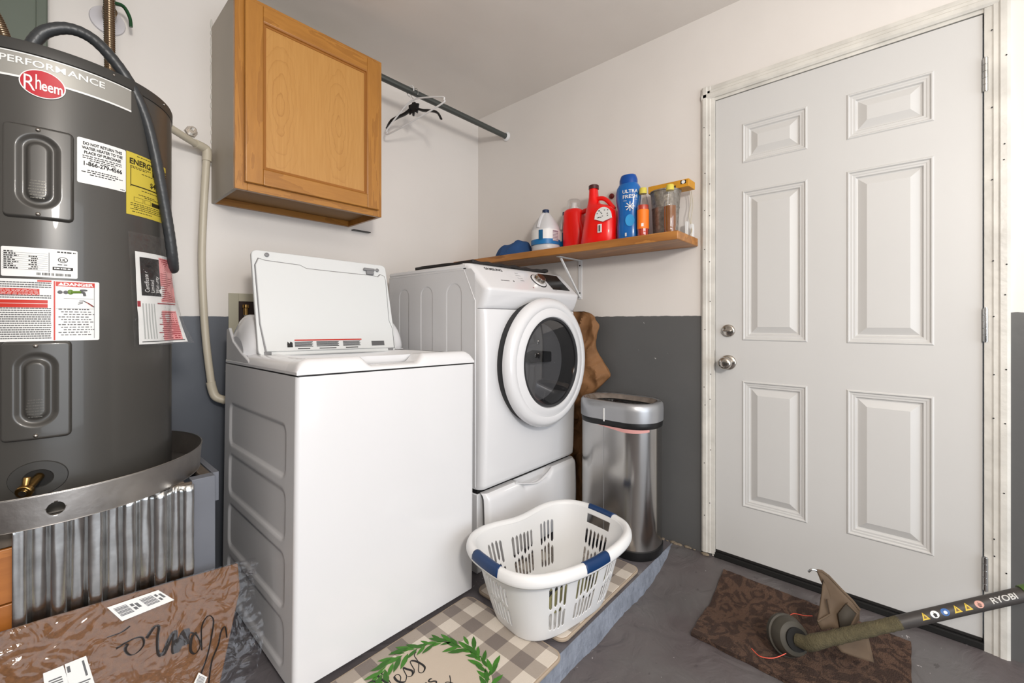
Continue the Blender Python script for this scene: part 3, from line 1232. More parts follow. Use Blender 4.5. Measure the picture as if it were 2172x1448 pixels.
def sidef(u, v):
    y = rr + (WD - rr) * u
    z = .014 + (WH - .014) * v
    h = 0
    for z0, z1 in cells:
        d = sdr(y, z, (.075 + .64) / 2, (z0 + z1) / 2, (.64 - .075) / 2, (z1 - z0) / 2, .035)
        h += .006 * (1 - sst(-.010, 0, d)) * 1.0 - 0
    return (h, y, z)


g.grid(110, 140, sidef, flip=True)
g.build('side_panel', APPLS, ws, ang=180)
# logo emboss on the side
g = G()
g.box((.002, .0, WH + .0), (WW - .002, WD, WH + .005))
lab(g.build('deck_seam', BLACK, ws, bevel=.001), 'dark seam under the top deck')
# deck
DZ = WH + .005
dk = G()
DH = .046


def rail(y0, y1, x0, x1):
    pass


# front rail with a finger notch
def railf(u, v):
    x = WW * u
    # cross section across y (0 front -> .085 back), rounded front top
    notch = sst(.195, .235, x) * (1 - sst(.405, .445, x))
    top = DH - .030 * notch
    k = v
    if k < .5:
        a = PI / 2 * (k / .5)
        y = .03 - .03 * math.cos(a) if True else 0
        z = top * math.sin(a) ** .8
    else:
        y = .03 + .055 * (k - .5) / .5
        z = top - .004 * (k - .5) * 2
    ed = min(x, WW - x)
    if ed < .045:
        z = min(z, .008) + max(0, z - .008) * math.sqrt(max(0, 1 - (1 - ed / .045) ** 2))
    return (x, y, DZ + z)


dk.grid(90, 14, railf)
# right / left rails and the surface sloping up to the console
def deckside(x0, x1):
    dk.grid(6, 20, lambda u, v: (x0 + (x1 - x0) * u, .085 + (WD - .085) * v, DZ + .008 + (DH - .014) * math.sqrt(max(0, 1 - (1 - min(1, (u if x0 == 0 else 1 - u) * 1.2)) ** 2))))


deckside(0, .055)
deckside(WW - .055, WW)
dk.box((0, .004, DZ), (.0025, WD, DZ + .008))
dk.box((WW - .0025, .004, DZ), (WW, WD, DZ + .008))
dk.grid(30, 14, lambda u, v: (.055 + (WW - .11) * u, .44 + (WD - .44) * v, DZ + DH - .006 + .02 * sst(0, .35, v)))
# opening flange round to the tub
cx_, cy_, ro = WW / 2, .265, .0


def flange(u, v):
    t = 2 * PI * u
    ct, st = math.cos(t), math.sin(t)
    e = .35 + .65 * v
    hx, hy = (WW - .11) / 2 * (1 - v) + .225 * v, (.355 / 2) * (1 - v) + .165 * v
    return (cx_ + hx * math.copysign(abs(ct) ** e, ct), cy_ - .002 + hy * math.copysign(abs(st) ** e, st), DZ + DH - .007 - .05 * v)


dk.grid(64, 8, flange, closed=True, flip=True)
dk.build('top_deck', APPL, ws, ang=50)
g = G()
g.lathe([(.225, 0), (.225, -.30), (.1, -.33), (.001, -.33)], (cx_, cy_, DZ - .012), 40, sy=.165 / .225, cap=False)
g.build('tub', STEEL, ws)
g = G()
g.box((.20, .088, DZ - .012), (.44, .15, DZ + .012))
g.build('bleach_dispenser', GREYP, ws, bevel=.006)
# console at the back: rounded pod
co = G()
sec = [(.478, 0), (.468, .03), (.480, .075), (.508, .115), (.550, .142), (.60, .152), (.65, .135), (.69, .085), (.695, 0)]
sec = [(p.x, p.y) for p in catmull([(a, b, 0) for a, b in sec], 4)]


def conf(u, v):
    x = .006 + (WW - .012) * u
    e = min(u, 1 - u) * 2
    s_ = (1 - (1 - min(1, e / .14)) ** 2.4 * .55)
    i = v * (len(sec) - 1)
    k = min(int(i), len(sec) - 2)
    f = i - k
    y = sec[k][0] * (1 - f) + sec[k + 1][0] * f
    z = sec[k][1] * (1 - f) + sec[k + 1][1] * f
    return (x, .60 + (y - .60) * (s_ * .5 + .5), DZ + DH - .012 + z * s_)


co.grid(60, 32, conf)
for u in (0, 1):
    pts = [conf(u, v / 32) for v in range(33)]
    co.add(pts, [tuple(range(33))])
co.build('control_console', APPL, ws, ang=60)
g = G()
g.grid(20, 6, lambda u, v: tuple(a + b for a, b in zip(conf(.3 + .4 * u, .10 + .25 * v), (0, -.002, .001))))
g.build('control_panel', BLACK, ws)
g = G()
g.prism([(.40, 0), (.55, .0), (.699, .0), (.699, .13), (.67, .135), (.62, .085), (.52, .045), (.44, .022)], .001, .012, 'yz')
g.v = [(p[0], p[1], p[2] + DZ + .0) for p in g.v]
g.build('console_cheek', APPLS, ws, bevel=.003)
g = G()
g.prism([(.40, 0), (.55, .0), (.699, .0), (.699, .13), (.67, .135), (.62, .085), (.52, .045), (.44, .022)], WW - .012, WW - .001, 'yz')
g.v = [(p[0], p[1], p[2] + DZ + .0) for p in g.v]
g.build('console_cheek', APPLS, ws, bevel=.003)
# lid: local frame at hinge
ld = bpy.data.objects.new('lid', None)
LX0, LX1, LH = .032, .592, .408
Ml = Matrix.Translation((0, .425, DZ + DH - .012)) @ Matrix.Rotation(R_(-14.5), 4, 'X')
bpy.data.objects.remove(ld)
g = G()
g.prism(rrect(LX0, .0, LX1, LH, .022), .0, .016, 'xz')
g.X = None
lid = g.build('lid', LIDW, ws, bevel=.004, seg=3)
lid.matrix_local = Ml
g = G()


def lidring(u, v):
    # raised rim, with a shallow rebate following the photo: top band wider on the right
    return None


pts_in = [(LX0 + .024, .012), (LX0 + .012, .12), (LX0 + .010, .345), (LX0 + .022, .372), (LX0 + .045, .366), (LX0 + .17, .362), (LX0 + .195, .350), (LX0 + .30, .349), (LX1 - .075, .349), (LX1 - .05, .345), (LX1 - .035, .358), (LX1 - .016, .352), (LX1 - .012, .33), (LX1 - .022, .14), (LX1 - .010, .10), (LX1 - .012, .012)]
g.tube([(a, -.001, b) for a, b in pts_in], .0032, 8, closed=False)
lab(g.build('lid_bead', GREYP, lid), 'grey groove line framing the lid underside')
g = G()
g.prism([(a, b) for a, b in [(LX0 + .026, .014)] + pts_in[1:-1] + [(LX1 - .014, .014)]], -.006, .0, 'xz')
g.build('lid_liner', LIDW, lid, bevel=.003)
for bx_ in (LX0 + .052, LX1 - .048):
    g = G()
    g.lathe([(.008, -.001), (.008, -.006), (.005, -.008), (.001, -.008)], (bx_, 0, LH - .018 - (.012 if bx_ > .3 else 0)), 16, 'y')
    g.build('bumper', GREYP, lid)
g = G()
g.box((LX1 - .105, -.012, .352), (LX1 - .070, 0, .372))
g.box((LX1 - .118, -.016, .368), (LX1 - .066, -.004, .380))
lab(g.build('lid_latch', GREYP, lid, bevel=.003), 'grey plastic latch')
g = G()
yy = -.0075
g.box((.155, yy, .052), (.425, yy + .001, .057))
g.mi = 1
for x0, x1 in ((.155, .222), (.236, .325), (.343, .418)):
    for k in range(5):
        g.box((x0, yy, .046 - k * .0042), (x1 - .004 * (k % 2), yy + .001, .0485 - k * .0042))
    g.box((x0 + .01, yy, .020), (x1 - .012, yy + .001, .023))
g.prism([(.128, .028), (.147, .028), (.147, .045), (.141, .050), (.136, .042), (.130, .050), (.128, .04)], yy, yy + .001, 'xz')
g.mi = 2
g.box((.470, yy, .026), (.530, yy + .001, .046))
g.build('warning_print', [PRR, INK, INKG], lid)
for x_ in (LX0 + .03, LX1 - .03):
    g = G()
    g.lathe([(.008, -.012), (.008, .012)], (x_, .432, DZ + DH - .004), 12, 'x')
    g.build('hinge_pin', GREYP, ws)
# feet reach the platform
for (x, y) in ((.05, .05), (WW - .05, .05), (.05, WD - .05), (WW - .05, WD - .05)):
    wz = (M_ws @ Vector((x, y, .016))).z
    L = wz - .0705
    g = G()
    g.lathe([(.022, .016 - L), (.022, .016 - L + .006), (.012, .016 - L + .008), (.012, .018)], (x, y, 0), 16)
    g.build('foot', BLACK, ws)

# ------------------------------------------------------------------ outlet box, pipes on the back wall
t = thing('washer_outlet_box', 'beige recessed washer hookup box behind the open washer lid', 'outlet box', (-1.50, 0, 1.06))
g = G()
g.box((0, -.006, 0), (.038, 0, .20))
g.box((.20, -.006, 0), (.238, 0, .20))
g.box((.038, -.006, .165), (.20, 0, .20))
g.box((.038, -.006, 0), (.20, 0, .035))
g.build('face_plate', BEIGE, t, bevel=.001)
g = G()
g.box((.038, -.002, .035), (.20, -.001, .165))
lab(g.build('recess', mat('recess_dark', (44, 30, 26), .7), t), 'dark recess')
g = G()
g.lathe([(.010, 0), (.010, .03), (.014, .032), (.014, .045), (.008, .047)], (.062, -.02, .105), 14)
lab(g.build('shutoff_valve', BRASS, t), 'brass shutoff valve')
g = G()
g.tube(catmull([(.062, -.02, .105), (.066, -.035, .07), (.055, -.045, .03), (.05, -.05, -.02)], 6), .009, 10)
g.build('supply_hose', GREYP, t)

t = thing('drain_pipe', 'cream plastic drain pipe running along and down the back wall to the washer', 'pipe', (-1.59, -.06, .80))
g = G()
g.tube([(-.24, -.20, 1.060), (-.018, 0, 1.044)], .0138, 16)
g.tube(catmull([(-.001, 0, 1.03), (-.012, .012, .75), (-.014, .018, .55), (-.004, .01, .28), (.016, 0, .06)], 8), .0138, 16)
g.tube([(.026, -.005, .02), (.10, -.03, -.012)], .0138, 16)
g.build('pipe_run', PVC, t)
g = G()
g.tube(catmull([(-.045, -.023, 1.0475), (-.012, -.003, 1.046), (-.001, 0, 1.036), (-.001, 0, .995)], 6), .0168, 16)
g.build('elbow', PVC, t)
g = G()
g.tube(catmull([(.012, 0, .085), (.019, 0, .05), (.03, -.006, .022), (.062, -.016, .004)], 6), .0168, 16)
g.build('elbow', PVC, t)
t = thing('pipe_stub', 'short chrome capped pipe stub in the back wall above the cream pipe', 'pipe stub', (-1.633, 0, 1.918))
g = G()
g.lathe([(.024, 0), (.022, -.004), (.020, -.006), (.020, -.016)], n=6, axis='y')
g.build('lock_nut', CHROME, t)
g = G()
g.lathe([(.014, -.012), (.014, -.034), (.009, -.034), (.009, -.02), (.001, -.02)], n=18, axis='y', cap=False)
g.build('pipe', CHROME, t)

# ------------------------------------------------------------------ electric box and valve behind the heater
t = thing('electrical_box', 'grey-green metal box on the back wall behind the water heater', 'electrical box', (-2.46, -.001, 1.86))
g = G()
g.box((0, -.10, 0), (.425, 0, .66))
g.build('enclosure', GREENBOX, t, bevel=.004)
g = G()
g.box((-.004, -.106, .004), (.40, -.10, .60))
g.build('cover', GREENBOX, t, bevel=.003)
g = G()
g.box((.418, -.108, .44), (.4285, -.09, .66))
g.build('cover_flange', BLACK, t)
t = thing('wall_valve', 'brass wall valve with white round plate behind the right flexible pipe', 'valve', (-1.884, -.001, 2.245))
g = G()
g.lathe([(.050, 0), (.048, -.006), (.020, -.012), (.016, -.013)], n=32, axis='y')
g.build('escutcheon', mat('plate_white', (205, 202, 206), .3), t)
g = G()
g.lathe([(.014, -.01), (.014, -.05), (.02, -.052), (.02, -.08), (.012, -.082)], n=16, axis='y')
g.tube([(0, -.065, -.02), (0, -.065, .06)], .016, 12)
g.build('valve_body', COPPER, t)
g = G()
g.tube(catmull([(.012, -.085, .03), (.035, -.09, .028), (.052, -.085, .0), (.056, -.08, -.03)], 5), .009, 8, flat=.6)
lab(g.build('lever', mat('green_lever', (24, 74, 40), .4), t), 'green lever handle')


def flex(name, label, path, r):
    t = thing(name, label, 'flexible pipe', path[0])
    P = catmull([tuple(Vector(p) - Vector(path[0])) for p in path], 60 // (len(path) - 1) * 3)
    # resample finely for corrugation
    L = [0]
    for a, b in zip(P, P[1:]):
        L.append(L[-1] + (b - a).length)
    n = int(L[-1] / .0016)
    Q, rs = [], []
    j = 0
    for i in range(n + 1):
        d = L[-1] * i / n
        while j < len(P) - 2 and L[j + 1] < d:
            j += 1
        f = (d - L[j]) / max(1e-9, L[j + 1] - L[j])
        Q.append(P[j].lerp(P[j + 1], f))
        rs.append(r * (1 + .09 * math.sin(d / .0065 * 2 * PI)))
    g = G()
    g.tube(Q, rs, 12)
    g.build('corrugated_tube', COPPER, t, ang=80)
    g = G()
    g.lathe([(r * 1.25, -.004), (r * 1.25, .022), (r * 1.1, .026)], n=6)
    g.build('nut', BRASS, t)
    return t


flex('water_connector', 'corrugated metal water pipe rising from the heater top in front of the valve', [(-1.912, -.42, 1.793), (-1.914, -.42, 2.0), (-1.916, -.42, 2.2), (-1.915, -.38, 2.40), (-1.90, -.25, 2.45), (-1.884, -.10, 2.40), (-1.884, -.066, 2.31)], .0125)
flex('water_connector', 'corrugated metal water pipe slanting up at the top left corner', [(-2.095, -.40, 1.793), (-2.13, -.36, 1.95), (-2.20, -.30, 2.10), (-2.28, -.25, 2.30)], .0125)

# ------------------------------------------------------------------ heater stand
SX0, SX1, SY = -2.40, -1.700, -.645
st = thing('heater_stand', 'wooden water heater stand fronted with corrugated metal', 'stand', (SX0, SY, .07))
SHt = .604
g = G()
SL = SX1 - SX0
g.box((SL - .058, 0, .0), (SL, .038, SHt))
lab(g.build('post', POSTP, st, bevel=.002), 'grey-blue painted corner post')
g = G()
g.box((SL - .040, .56, 0), (SL, .60, SHt))
g.build('post', POSTP, st)
for x0 in (0, ):
    g = G()
    g.box((x0, 0, 0), (x0 + .04, .038, SHt))
    g.build('post', PLANKW, st)
    g = G()
    g.box((x0, .56, 0), (x0 + .04, .60, SHt))
    g.build('post', POSTP, st)
zz = [0, .115, .235, .355, .475, .566, .604]
zz = [0, .14, .28, .42, .548, .604]
for k in range(5):
    g = G()
    g.box((.0, -.012, zz[k] + .0015), (SL - .059, 0, zz[k + 1] - .0015))
    g.build('plank', PLANKW if k < 4 else RAWW, st, bevel=.002)
g = G()
g.box((SL, .03, SHt - .088), (SL + .016, .55, SHt))
lab(g.build('side_rail', POSTP, st, bevel=.001), 'painted side rail')
g = G()
g.box((SL, .03, .0), (SL + .014, .55, .075))
g.build('side_rail', POSTP, st, bevel=.001)
g = G()
g.box((SL - .03, .038, SHt - .016), (SL - .004, .56, SHt + .0))
g.box((.04, .0, SHt - .018), (SL - .075, .60, SHt))
g.build('deck_board', RAWW, st, bevel=.002)
g = G()
P = []
x0s, x1s = .303, .641
nn = 200


def corr(u, v):
    x = x0s + (x1s - x0s) * u + (.002 * nz3(v * 9, u * 0 + 3, 1) if u > .98 else 0)
    ph = u * 5.3 + .1
    s_ = math.sin(2 * PI * ph)
    prof_ = math.tanh(1.5 * s_)
    y = -.0235 - .0085 * prof_ + .0018 * nz3(u * 22, v * 5, 4)
    z = .0 + (SHt - .002 - (.004 if u < .02 else 0)) * v + (0 if v < .99 else -.004 * abs(nz3(u * 40, 1, 1)))
    return (x, y, z)


g.grid(nn, 30, corr)
lab(g.build('corrugated_sheet', GALV, st, ang=180, solid=.001), 'shiny corrugated metal sheet')

# ------------------------------------------------------------------ drain pan
TX, TY, TR = -2.02, -.42, .25
PR = .327
pan = thing('drain_pan', 'round aluminium drain pan under the water heater', 'pan', (TX, TY, .6745))
g = G()
g.lathe([(PR - .004, 0), (.001, 0)], n=96, cap=False)


ha = R_(-91.8)


def panw(u, v):
    t = 2 * PI * u
    d = .0015 * nz3(math.cos(t) * 4, math.sin(t) * 4, v)
    zz_ = .072 * v
    dt = ((t - ha + PI) % (2 * PI)) - PI
    rr_ = math.hypot(dt * PR, zz_ - .036)
    if abs(rr_ - .0155) < .0024:
        k_ = .0155 / rr_
        t = ha + dt * k_
        zz_ = .036 + (zz_ - .036) * k_
    return ((PR - .006 + .006 * v + d) * math.cos(t), (PR - .006 + .006 * v + d) * math.sin(t), zz_)





def keepw(u, v):
    t = 2 * PI * u
    dt = ((t - ha + PI) % (2 * PI)) - PI
    return (dt * PR) ** 2 + ((v - .5) * .072 * 1.0) ** 2 > .0155 ** 2


g.grid(1300, 40, panw, closed=True, keep=keepw)
g.grid(120, 4, lambda u, v: ((PR + .0015 * math.cos(PI * v)) * math.cos(2 * PI * u), (PR + .0015 * math.cos(PI * v)) * math.sin(2 * PI * u), .072 + .002 * math.sin(PI * v)), closed=True)
g.build('pan_body', PANM, pan, ang=60, solid=.0012)

# ------------------------------------------------------------------ water heater
ht = thing('water_heater', 'dark grey cylindrical electric water heater with stickers', 'water heater', (TX, TY, .676))


def cyl(ang, z, dr=0):
    a = R_(ang)
    return ((TR + dr) * math.cos(a), (TR + dr) * math.sin(a), z - .676)


g = G()
g.lathe([(TR - .004, .676 - .676 + .001), (TR, .006), (TR, 1.759 - .676), (TR - .002, 1.762 - .676)], n=128)
g.build('tank', TANK, ht, ang=30)
g = G()
g.lathe([(TR - .003, 1.760 - .676), (TR + .002, 1.761 - .676), (TR + .0025, 1.783 - .676), (TR + .001, 1.787 - .676), (TR - .006, 1.789 - .676), (.001, 1.797 - .676)], n=128, cap=False)
g.build('top_cap', TANKD, ht, ang=50)


def patch(g, a0, a1, z0, z1, dr, nu=16, nv=1, rad=0):
    if rad:
        w_ = R_(a1 - a0) * TR
        pts = rrect(0, z0, w_, z1, rad, 4)
        # strips: split columns for curvature
        xs_ = sorted(set([p[0] for p in pts] + [w_ * k / nu for k in range(nu + 1)]))

        def lim(x):
            e = 0
            if x < rad:
                e = rad - math.sqrt(max(0, rad ** 2 - (rad - x) ** 2))
            elif x > w_ - rad:
                e = rad - math.sqrt(max(0, rad ** 2 - (rad - (w_ - x)) ** 2))
            return z0 + e, z1 - e
        vs, fs = [], []
        for k, x in enumerate(xs_):
            lo, hi = lim(x)
            a = a0 + math.degrees(x / TR)
            vs += [cyl(a, lo, dr), cyl(a, hi, dr)]
            if k:
                fs.append((2 * k - 2, 2 * k, 2 * k + 1, 2 * k - 1))
        g.add(vs, fs)
    else:
        g.grid(nu, nv, lambda u, v: cyl(a0 + (a1 - a0) * u, z0 + (z1 - z0) * v, dr))
    return g


def cylt(a0, z0, dr=.0011, rot=0):
    c_, s_ = math.cos(R_(rot)), math.sin(R_(rot))
    return lambda x, y: cyl(a0 + math.degrees((x * c_ - y * s_) / TR), z0 + x * s_ + y * c_, dr)


def bar(g, a0, a1, z0, z1, dr=.0011):
    g.grid(max(1, int(abs(a1 - a0) / 3)), 1, lambda u, v: cyl(a0 + (a1 - a0) * u, z0 + (z1 - z0) * v, dr))


BANDM = mat('silver_band', (158, 156, 150), .35, .35)
g = G()
patch(g, -150, -58.5, 1.703, 1.756, .0008, 40)
g.mi = 1
patch(g, -150, -58.5, 1.699, 1.7035, .0012, 40)
patch(g, -150, -58.5, 1.7555, 1.758, .0012, 40)
band = g.build('brand_band', [BANDM, PRW], ht)
g = G()
g.text('PERFORM', .0215, cylt(-87.9, 1.7315, .0018), 'RIGHT', bold=.0003, sx=1.18)
g.text('ANCE', .0215, cylt(-87.4, 1.7315, .0018), 'LEFT', bold=.0003, sx=1.18)
g.build('band_lettering', PRW, band)
# badge
g = G()
bc, bz, bw, bh = -96.8, 1.694, .0375, .0355


def badge(g, w_, h_, dr):
    vs = [cyl(bc, bz, dr)]
    n_ = 40
    for k in range(n_):
        t = 2 * PI * k / n_
        vs.append(cyl(bc + math.degrees(w_ * math.cos(t) / TR), bz + h_ * math.sin(t), dr))
    g.add(vs, [(0, 1 + k, 1 + (k + 1) % n_) for k in range(n_)])


badge(g, bw, bh * .92, .003)
g.mi = 1
badge(g, bw * .94, bh * .86, .0036)
bd = g.build('badge', [PRW, mat('badge_red', (176, 12, 36), .3)], ht)
g = G()
g.text('R', .052, cylt(bc - 5.0, bz - .020, .0042), bold=-.0002, sx=.66)
g.text('h', .050, cylt(bc - 1.5, bz - .0145, .0043), bold=.0002, sx=.46)
g.text('eem', .034, cylt(bc + 3.55, bz - .0145, .0042), bold=.0006, sx=.60)
g.build('badge_lettering', PRW, bd)


def textline(g, a0, a1, z, h, dr=.0011, gap=.25, seg=1.6):
    a = a0
    while a < a1 - .3:
        w_ = min(seg * random.uniform(.5, 1.5), a1 - a)
        bar(g, a, a + w_ * (1 - gap), z, z + h, dr)
        a += w_


def access(zc, hz, ac, ha_):
    g = G()
    hw = R_(ha_) * TR

    def f(u, v):
        x = -hw - .004 + (2 * hw + .008) * u
        z = zc - hz - .004 + (2 * hz + .008) * v
        d = sdr(x, z, 0, zc, hw, hz, .012)
        h = .011 * (1 - sst(-.006, .0, d)) - .001
        d2 = sdr(x, z, 0, zc + .002, .036, .088, .036)
        h -= .007 * (1 - sst(-.012, 0, d2))
        d3 = sdr(x, z, 0, zc + .002, .021, .070, .021)
        h += .008 * (1 - sst(-.008, .001, d3))
        return cyl(ac + math.degrees(x / TR), z, h)
    g.grid(70, 110, f)
    pn = g.build('access_panel', TANK, ht, ang=180)
    for dz in (-1, 1):
        g = G()
        c_ = cyl(ac, zc + dz * (hz - .012), .011)
        g.ell(c_, (.0045, .0045, .0045), 12, 8)
        g.build('screw', CHROME, pn)
    g = G()
    for k in range(7):
        ww = .030 - .004 * abs(k - 3) * .6
        textline(g, ac - math.degrees(ww / 2 / TR), ac + math.degrees(ww / 2 / TR), zc - .022 - k * .0066, .0022, .0118, seg=.9)
    g.build('embossed_text', mat('tank_emboss', (96, 94, 88), .3, .5), pn)


access(1.484, .110, -98.2, 13.4)
access(.974, .1165, -99.0, 13.4)

random.seed(21)


# white phone-number sticker
g = G()
patch(g, -83.8, -61.5, 1.479, 1.591, .0006, 10, 1, .004)
lb = g.build('notice_label', PRW, ht)
g = G()
g.text('DO NOT RETURN THIS', .0098, cylt(-72.6, 1.5755), bold=.00035, sx=.76)
g.text('WATER HEATER TO THE', .0098, cylt(-72.6, 1.5645), bold=.00035, sx=.74)
g.text('PLACE OF PURCHASE', .0098, cylt(-72.6, 1.5535), bold=.00035, sx=.78)
g.text('1-866-279-4566', .0145, cylt(-72.6, 1.5245), bold=.0004, sx=.84)
for z, w_ in ((1.547, 9), (1.542, 9), (1.537, 6), (1.512, 7), (1.507, 9.5), (1.5015, 6)):
    textline(g, -72.6 - w_, -72.6 + w_, z, .0022)
textline(g, -64.5, -62.2, 1.4825, .002)
g.build('print', INK, lb)
# yellow energy guide
g = G()
patch(g, -61.3, -29.5, 1.424, 1.592, .0007, 14)
lb = g.build('energy_label', PRY, ht)
g = G()
g.text('ENERGYGUIDE', .021, cylt(-59.6, 1.562), 'LEFT', bold=.0007, sx=.95)
g.text('$407', .019, cylt(-41.5, 1.513), bold=.0005)
bar(g, -59, -31, 1.503, 1.506)
bar(g, -59, -58.6, 1.50, 1.558)
bar(g, -44, -42.8, 1.545, 1.562)
for z, a0, a1 in ((1.585, -55, -38), (1.555, -59, -45), (1.551, -59, -48), (1.541, -52, -35), (1.495, -52, -40), (1.482, -54, -42), (1.478, -50, -38), (1.455, -59, -38), (1.450, -59, -34), (1.445, -57, -34), (1.440, -59, -36), (1.433, -58, -44)):
    textline(g, a0, a1, z, .0018)
bar(g, -44.5, -37.5, 1.461, 1.472)
for a0, a1 in ((-57, -51), (-50, -45.2)):
    bar(g, a0, a1, 1.462, 1.4627)
    bar(g, a0, a1, 1.4735, 1.4742)
    bar(g, a0, a0 + .2, 1.462, 1.474)
    bar(g, a1 - .2, a1, 1.462, 1.474)
g.build('print', mat('ink_on_yellow', (44, 38, 12), .6), lb)
# rating plate
g = G()
patch(g, -112, -83.6, 1.240, 1.308, .0006, 12, 1, .003)
lb = g.build('rating_label', PRW, ht)
g = G()
for k in range(9):
    z = 1.296 - k * .0048
    bar(g, -111.5, -95, z - .0014, z - .0010)
    textline(g, -111, -107.5 + (k % 3), z, .0026, seg=1.2)
    if k > 1:
        textline(g, -102 + (k % 2), -98.5, z, .0024, seg=.9)
for k in range(26):
    if random.random() < .8:
        bar(g, -99 + k * .5, -99 + k * .5 + .3, 1.2445, 1.2505)
patchs = [(-92.5, 1.2595, 7.5, .0062)]
g.lathe if False else None
bar(g, -93.2, -85.4, 1.2585, 1.266)
vs = []
for k in range(24):
    t_ = 2 * PI * k / 24
    for r_ in (.0085, .0070):
        vs.append(cyl(-89.3 + math.degrees(r_ * 1.0 * math.cos(t_) / TR), 1.2835 + r_ * .78 * math.sin(t_), .0011))
g.add(vs, [(2 * k, 2 * ((k + 1) % 24), 2 * ((k + 1) % 24) + 1, 2 * k + 1) for k in range(24)])
g.text('UL', .0085, cylt(-89.3, 1.2803), bold=.0003)
textline(g, -91.5, -84.2, 1.3005, .003)
textline(g, -91.3, -87.2, 1.271, .002)
bar(g, -94.6, -94.4, 1.252, 1.299)
g.mi = 1
textline(g, -92.6, -86, 1.261, .003, .0013)
g.build('print', [INK, PRW], lb)
# danger label
g = G()
patch(g, -124, -74.5, 1.089, 1.2345, .0007, 24, 1, .003)
lb = g.build('danger_label', PRW, ht)
g = G()
bar(g, -92, -76.5, 1.220, 1.2315)
for z0, z1, a1 in ((1.196, 1.212, -98), (1.178, 1.186, -95), (1.168, 1.177, -95)):
    bar(g, -124, a1, z0, z1, .0010)
bar(g, -98.8, -93.6, 1.229, 1.233)
bar(g, -92.8, -92.4, 1.091, 1.232)
bar(g, -92.5, -92.2, 1.091, 1.232)
g.mi = 1
g.text('DANGER', .0098, cylt(-83.2, 1.2222, .0013), bold=.0004, sx=1.3)
g.add([cyl(-91.2, 1.2222, .0013), cyl(-88.9, 1.2222, .0013), cyl(-90, 1.2298, .0013)], [(0, 1, 2)])
for k in range(5):
    textline(g, -122, -96, 1.198 + k * .0028, .0008, .0013)
g.mi = 2
for k in range(27):
    z = 1.225 - k * .0050
    if 1.166 < z < 1.190 or 1.195 < z < 1.213:
        continue
    textline(g, -124, -93.6, z, .0026, gap=.15, seg=1.0)
for k in range(11):
    textline(g, -91 + (k * 7 % 3), -78.5 + (k % 3), 1.164 - k * .0062, .0022, gap=.3)
bar(g, -76.8, -76.6, 1.094, 1.220)
bar(g, -92, -76.6, 1.1665, 1.167)
g.tube([cyl(a, 1.1915 + .0 * a, .0012) for a in (-89, -85, -80, -77)], .0003, 4)
# faucet
g.mi = 3
g.tube([cyl(-86.2, 1.207, .0015), cyl(-82.3, 1.208, .0015)], .0032, 8)
g.ell(cyl(-86.4, 1.207, .001), (.0055, .0012, .006), 12, 8)
g.mi = 2
g.tube([cyl(-82.8, 1.209, .0015), cyl(-81.0, 1.206, .0015), cyl(-80.7, 1.199, .0015)], .0028, 8)
g.ell(cyl(-81.3, 1.2125, .001), (.0075, .0012, .0025), 12, 8)
# scalding hand
g.tube([cyl(-76.9, 1.172, .001), cyl(-79, 1.180, .001), cyl(-81.5, 1.187, .001)], [.004, .0036, .0026], 8, flat=.3)
for k in range(3):
    g.tube([cyl(-81.5, 1.181 + k * .0028, .001), cyl(-83.5 + .3 * k, 1.178 + k * .004, .001)], .0008, 6)
for k in range(2):
    g.ell(cyl(-90.4 + k * 2.2, 1.206, .0008), (.0045, .0006, .0045), 10, 6)
g.mi = 0
g.tube([cyl(-77.4, 1.173, .0022), cyl(-80.3, 1.184, .0022)], [.0028, .0022], 8, flat=.3)
g.build('print', [PRR, PRW, INKG, mat('print_green', (96, 128, 44), .5)], lb)
# glue: document pouch
po = G()


def pouchf(u, v):
    z = 1.377 - (1.377 - 1.068) * v
    a = -61.5 + 3.5 * v + (38 + 6 * v * v) * u
    dr = .004 + .006 * math.sin(PI * u) * (.4 + v) + .0015 * nz3(u * 6, v * 9, 1) + (.050 * (u - .75) / .25 * v ** 3 if u > .75 else 0)
    return cyl(a, z, dr + .004)


po.grid(40, 50, pouchf)
FILM = film_mat('pouch_film', (.96, .96, .96, 1), .12, .002, 60, .05)
pouch = thing('document_pouch', 'clear plastic pouch holding warranty papers taped to the heater side', 'pouch', (TX, TY, .676))
po.build('plastic_sleeve', FILM, pouch, ang=180)


def pp(u, v, d=0):
    p = pouchf(u, v)
    s_ = 1 - (.0018 - d) / TR
    return (p[0] * s_, p[1] * s_, p[2])


g = G()
g.grid(30, 30, lambda u, v: pp(.09 + .86 * u - .02 * v, .165 + .82 * v))
pg = g.build('warranty_paper', PRW, pouch, ang=180)


def pbar(g, u0, u1, v0, v1, d=.0006):
    g.grid(max(2, int((u1 - u0) * 24)), 2, lambda u, v: pp(u0 + (u1 - u0) * u, v0 + (v1 - v0) * v, d))


g = G()
pbar(g, .15, .50, .21, .55)
g.mi = 1
pbar(g, .50, .93, .19, .60, .0005)
pbar(g, .48, .88, .68, .96, .0005)
g.mi = 2
for k in range(21):
    pbar(g, .50 + .02 * random.random(), .93 - .05 * random.random(), .20 + k * .019, .207 + k * .019, .0008)
for k in range(14):
    pbar(g, .38 + .12 * random.random(), .88 - .03 * random.random(), .69 + k * .019, .698 + k * .019, .0008)
pbar(g, .08, .125, .60, .65)
pbar(g, .40, .90, .61, .62, .0009)
g.mi = 3
for k in range(5):
    pbar(g, .145 + k * .045, .165 + k * .045, .62, .94)
g.mi = 0
pbar(g, .11, .90, .960, .966, .0009)
g.mi = 4
tx = lambda u0: (lambda x, y: pp(u0 - y * 9.0 / 1.72, .52 - x * 3.25, .0012))
for k, s_ in enumerate(('Certificate of', 'Limited', 'Warranty')):
    g.text(s_, .019, tx(.265 + k * .095), 'LEFT', sx=.62)
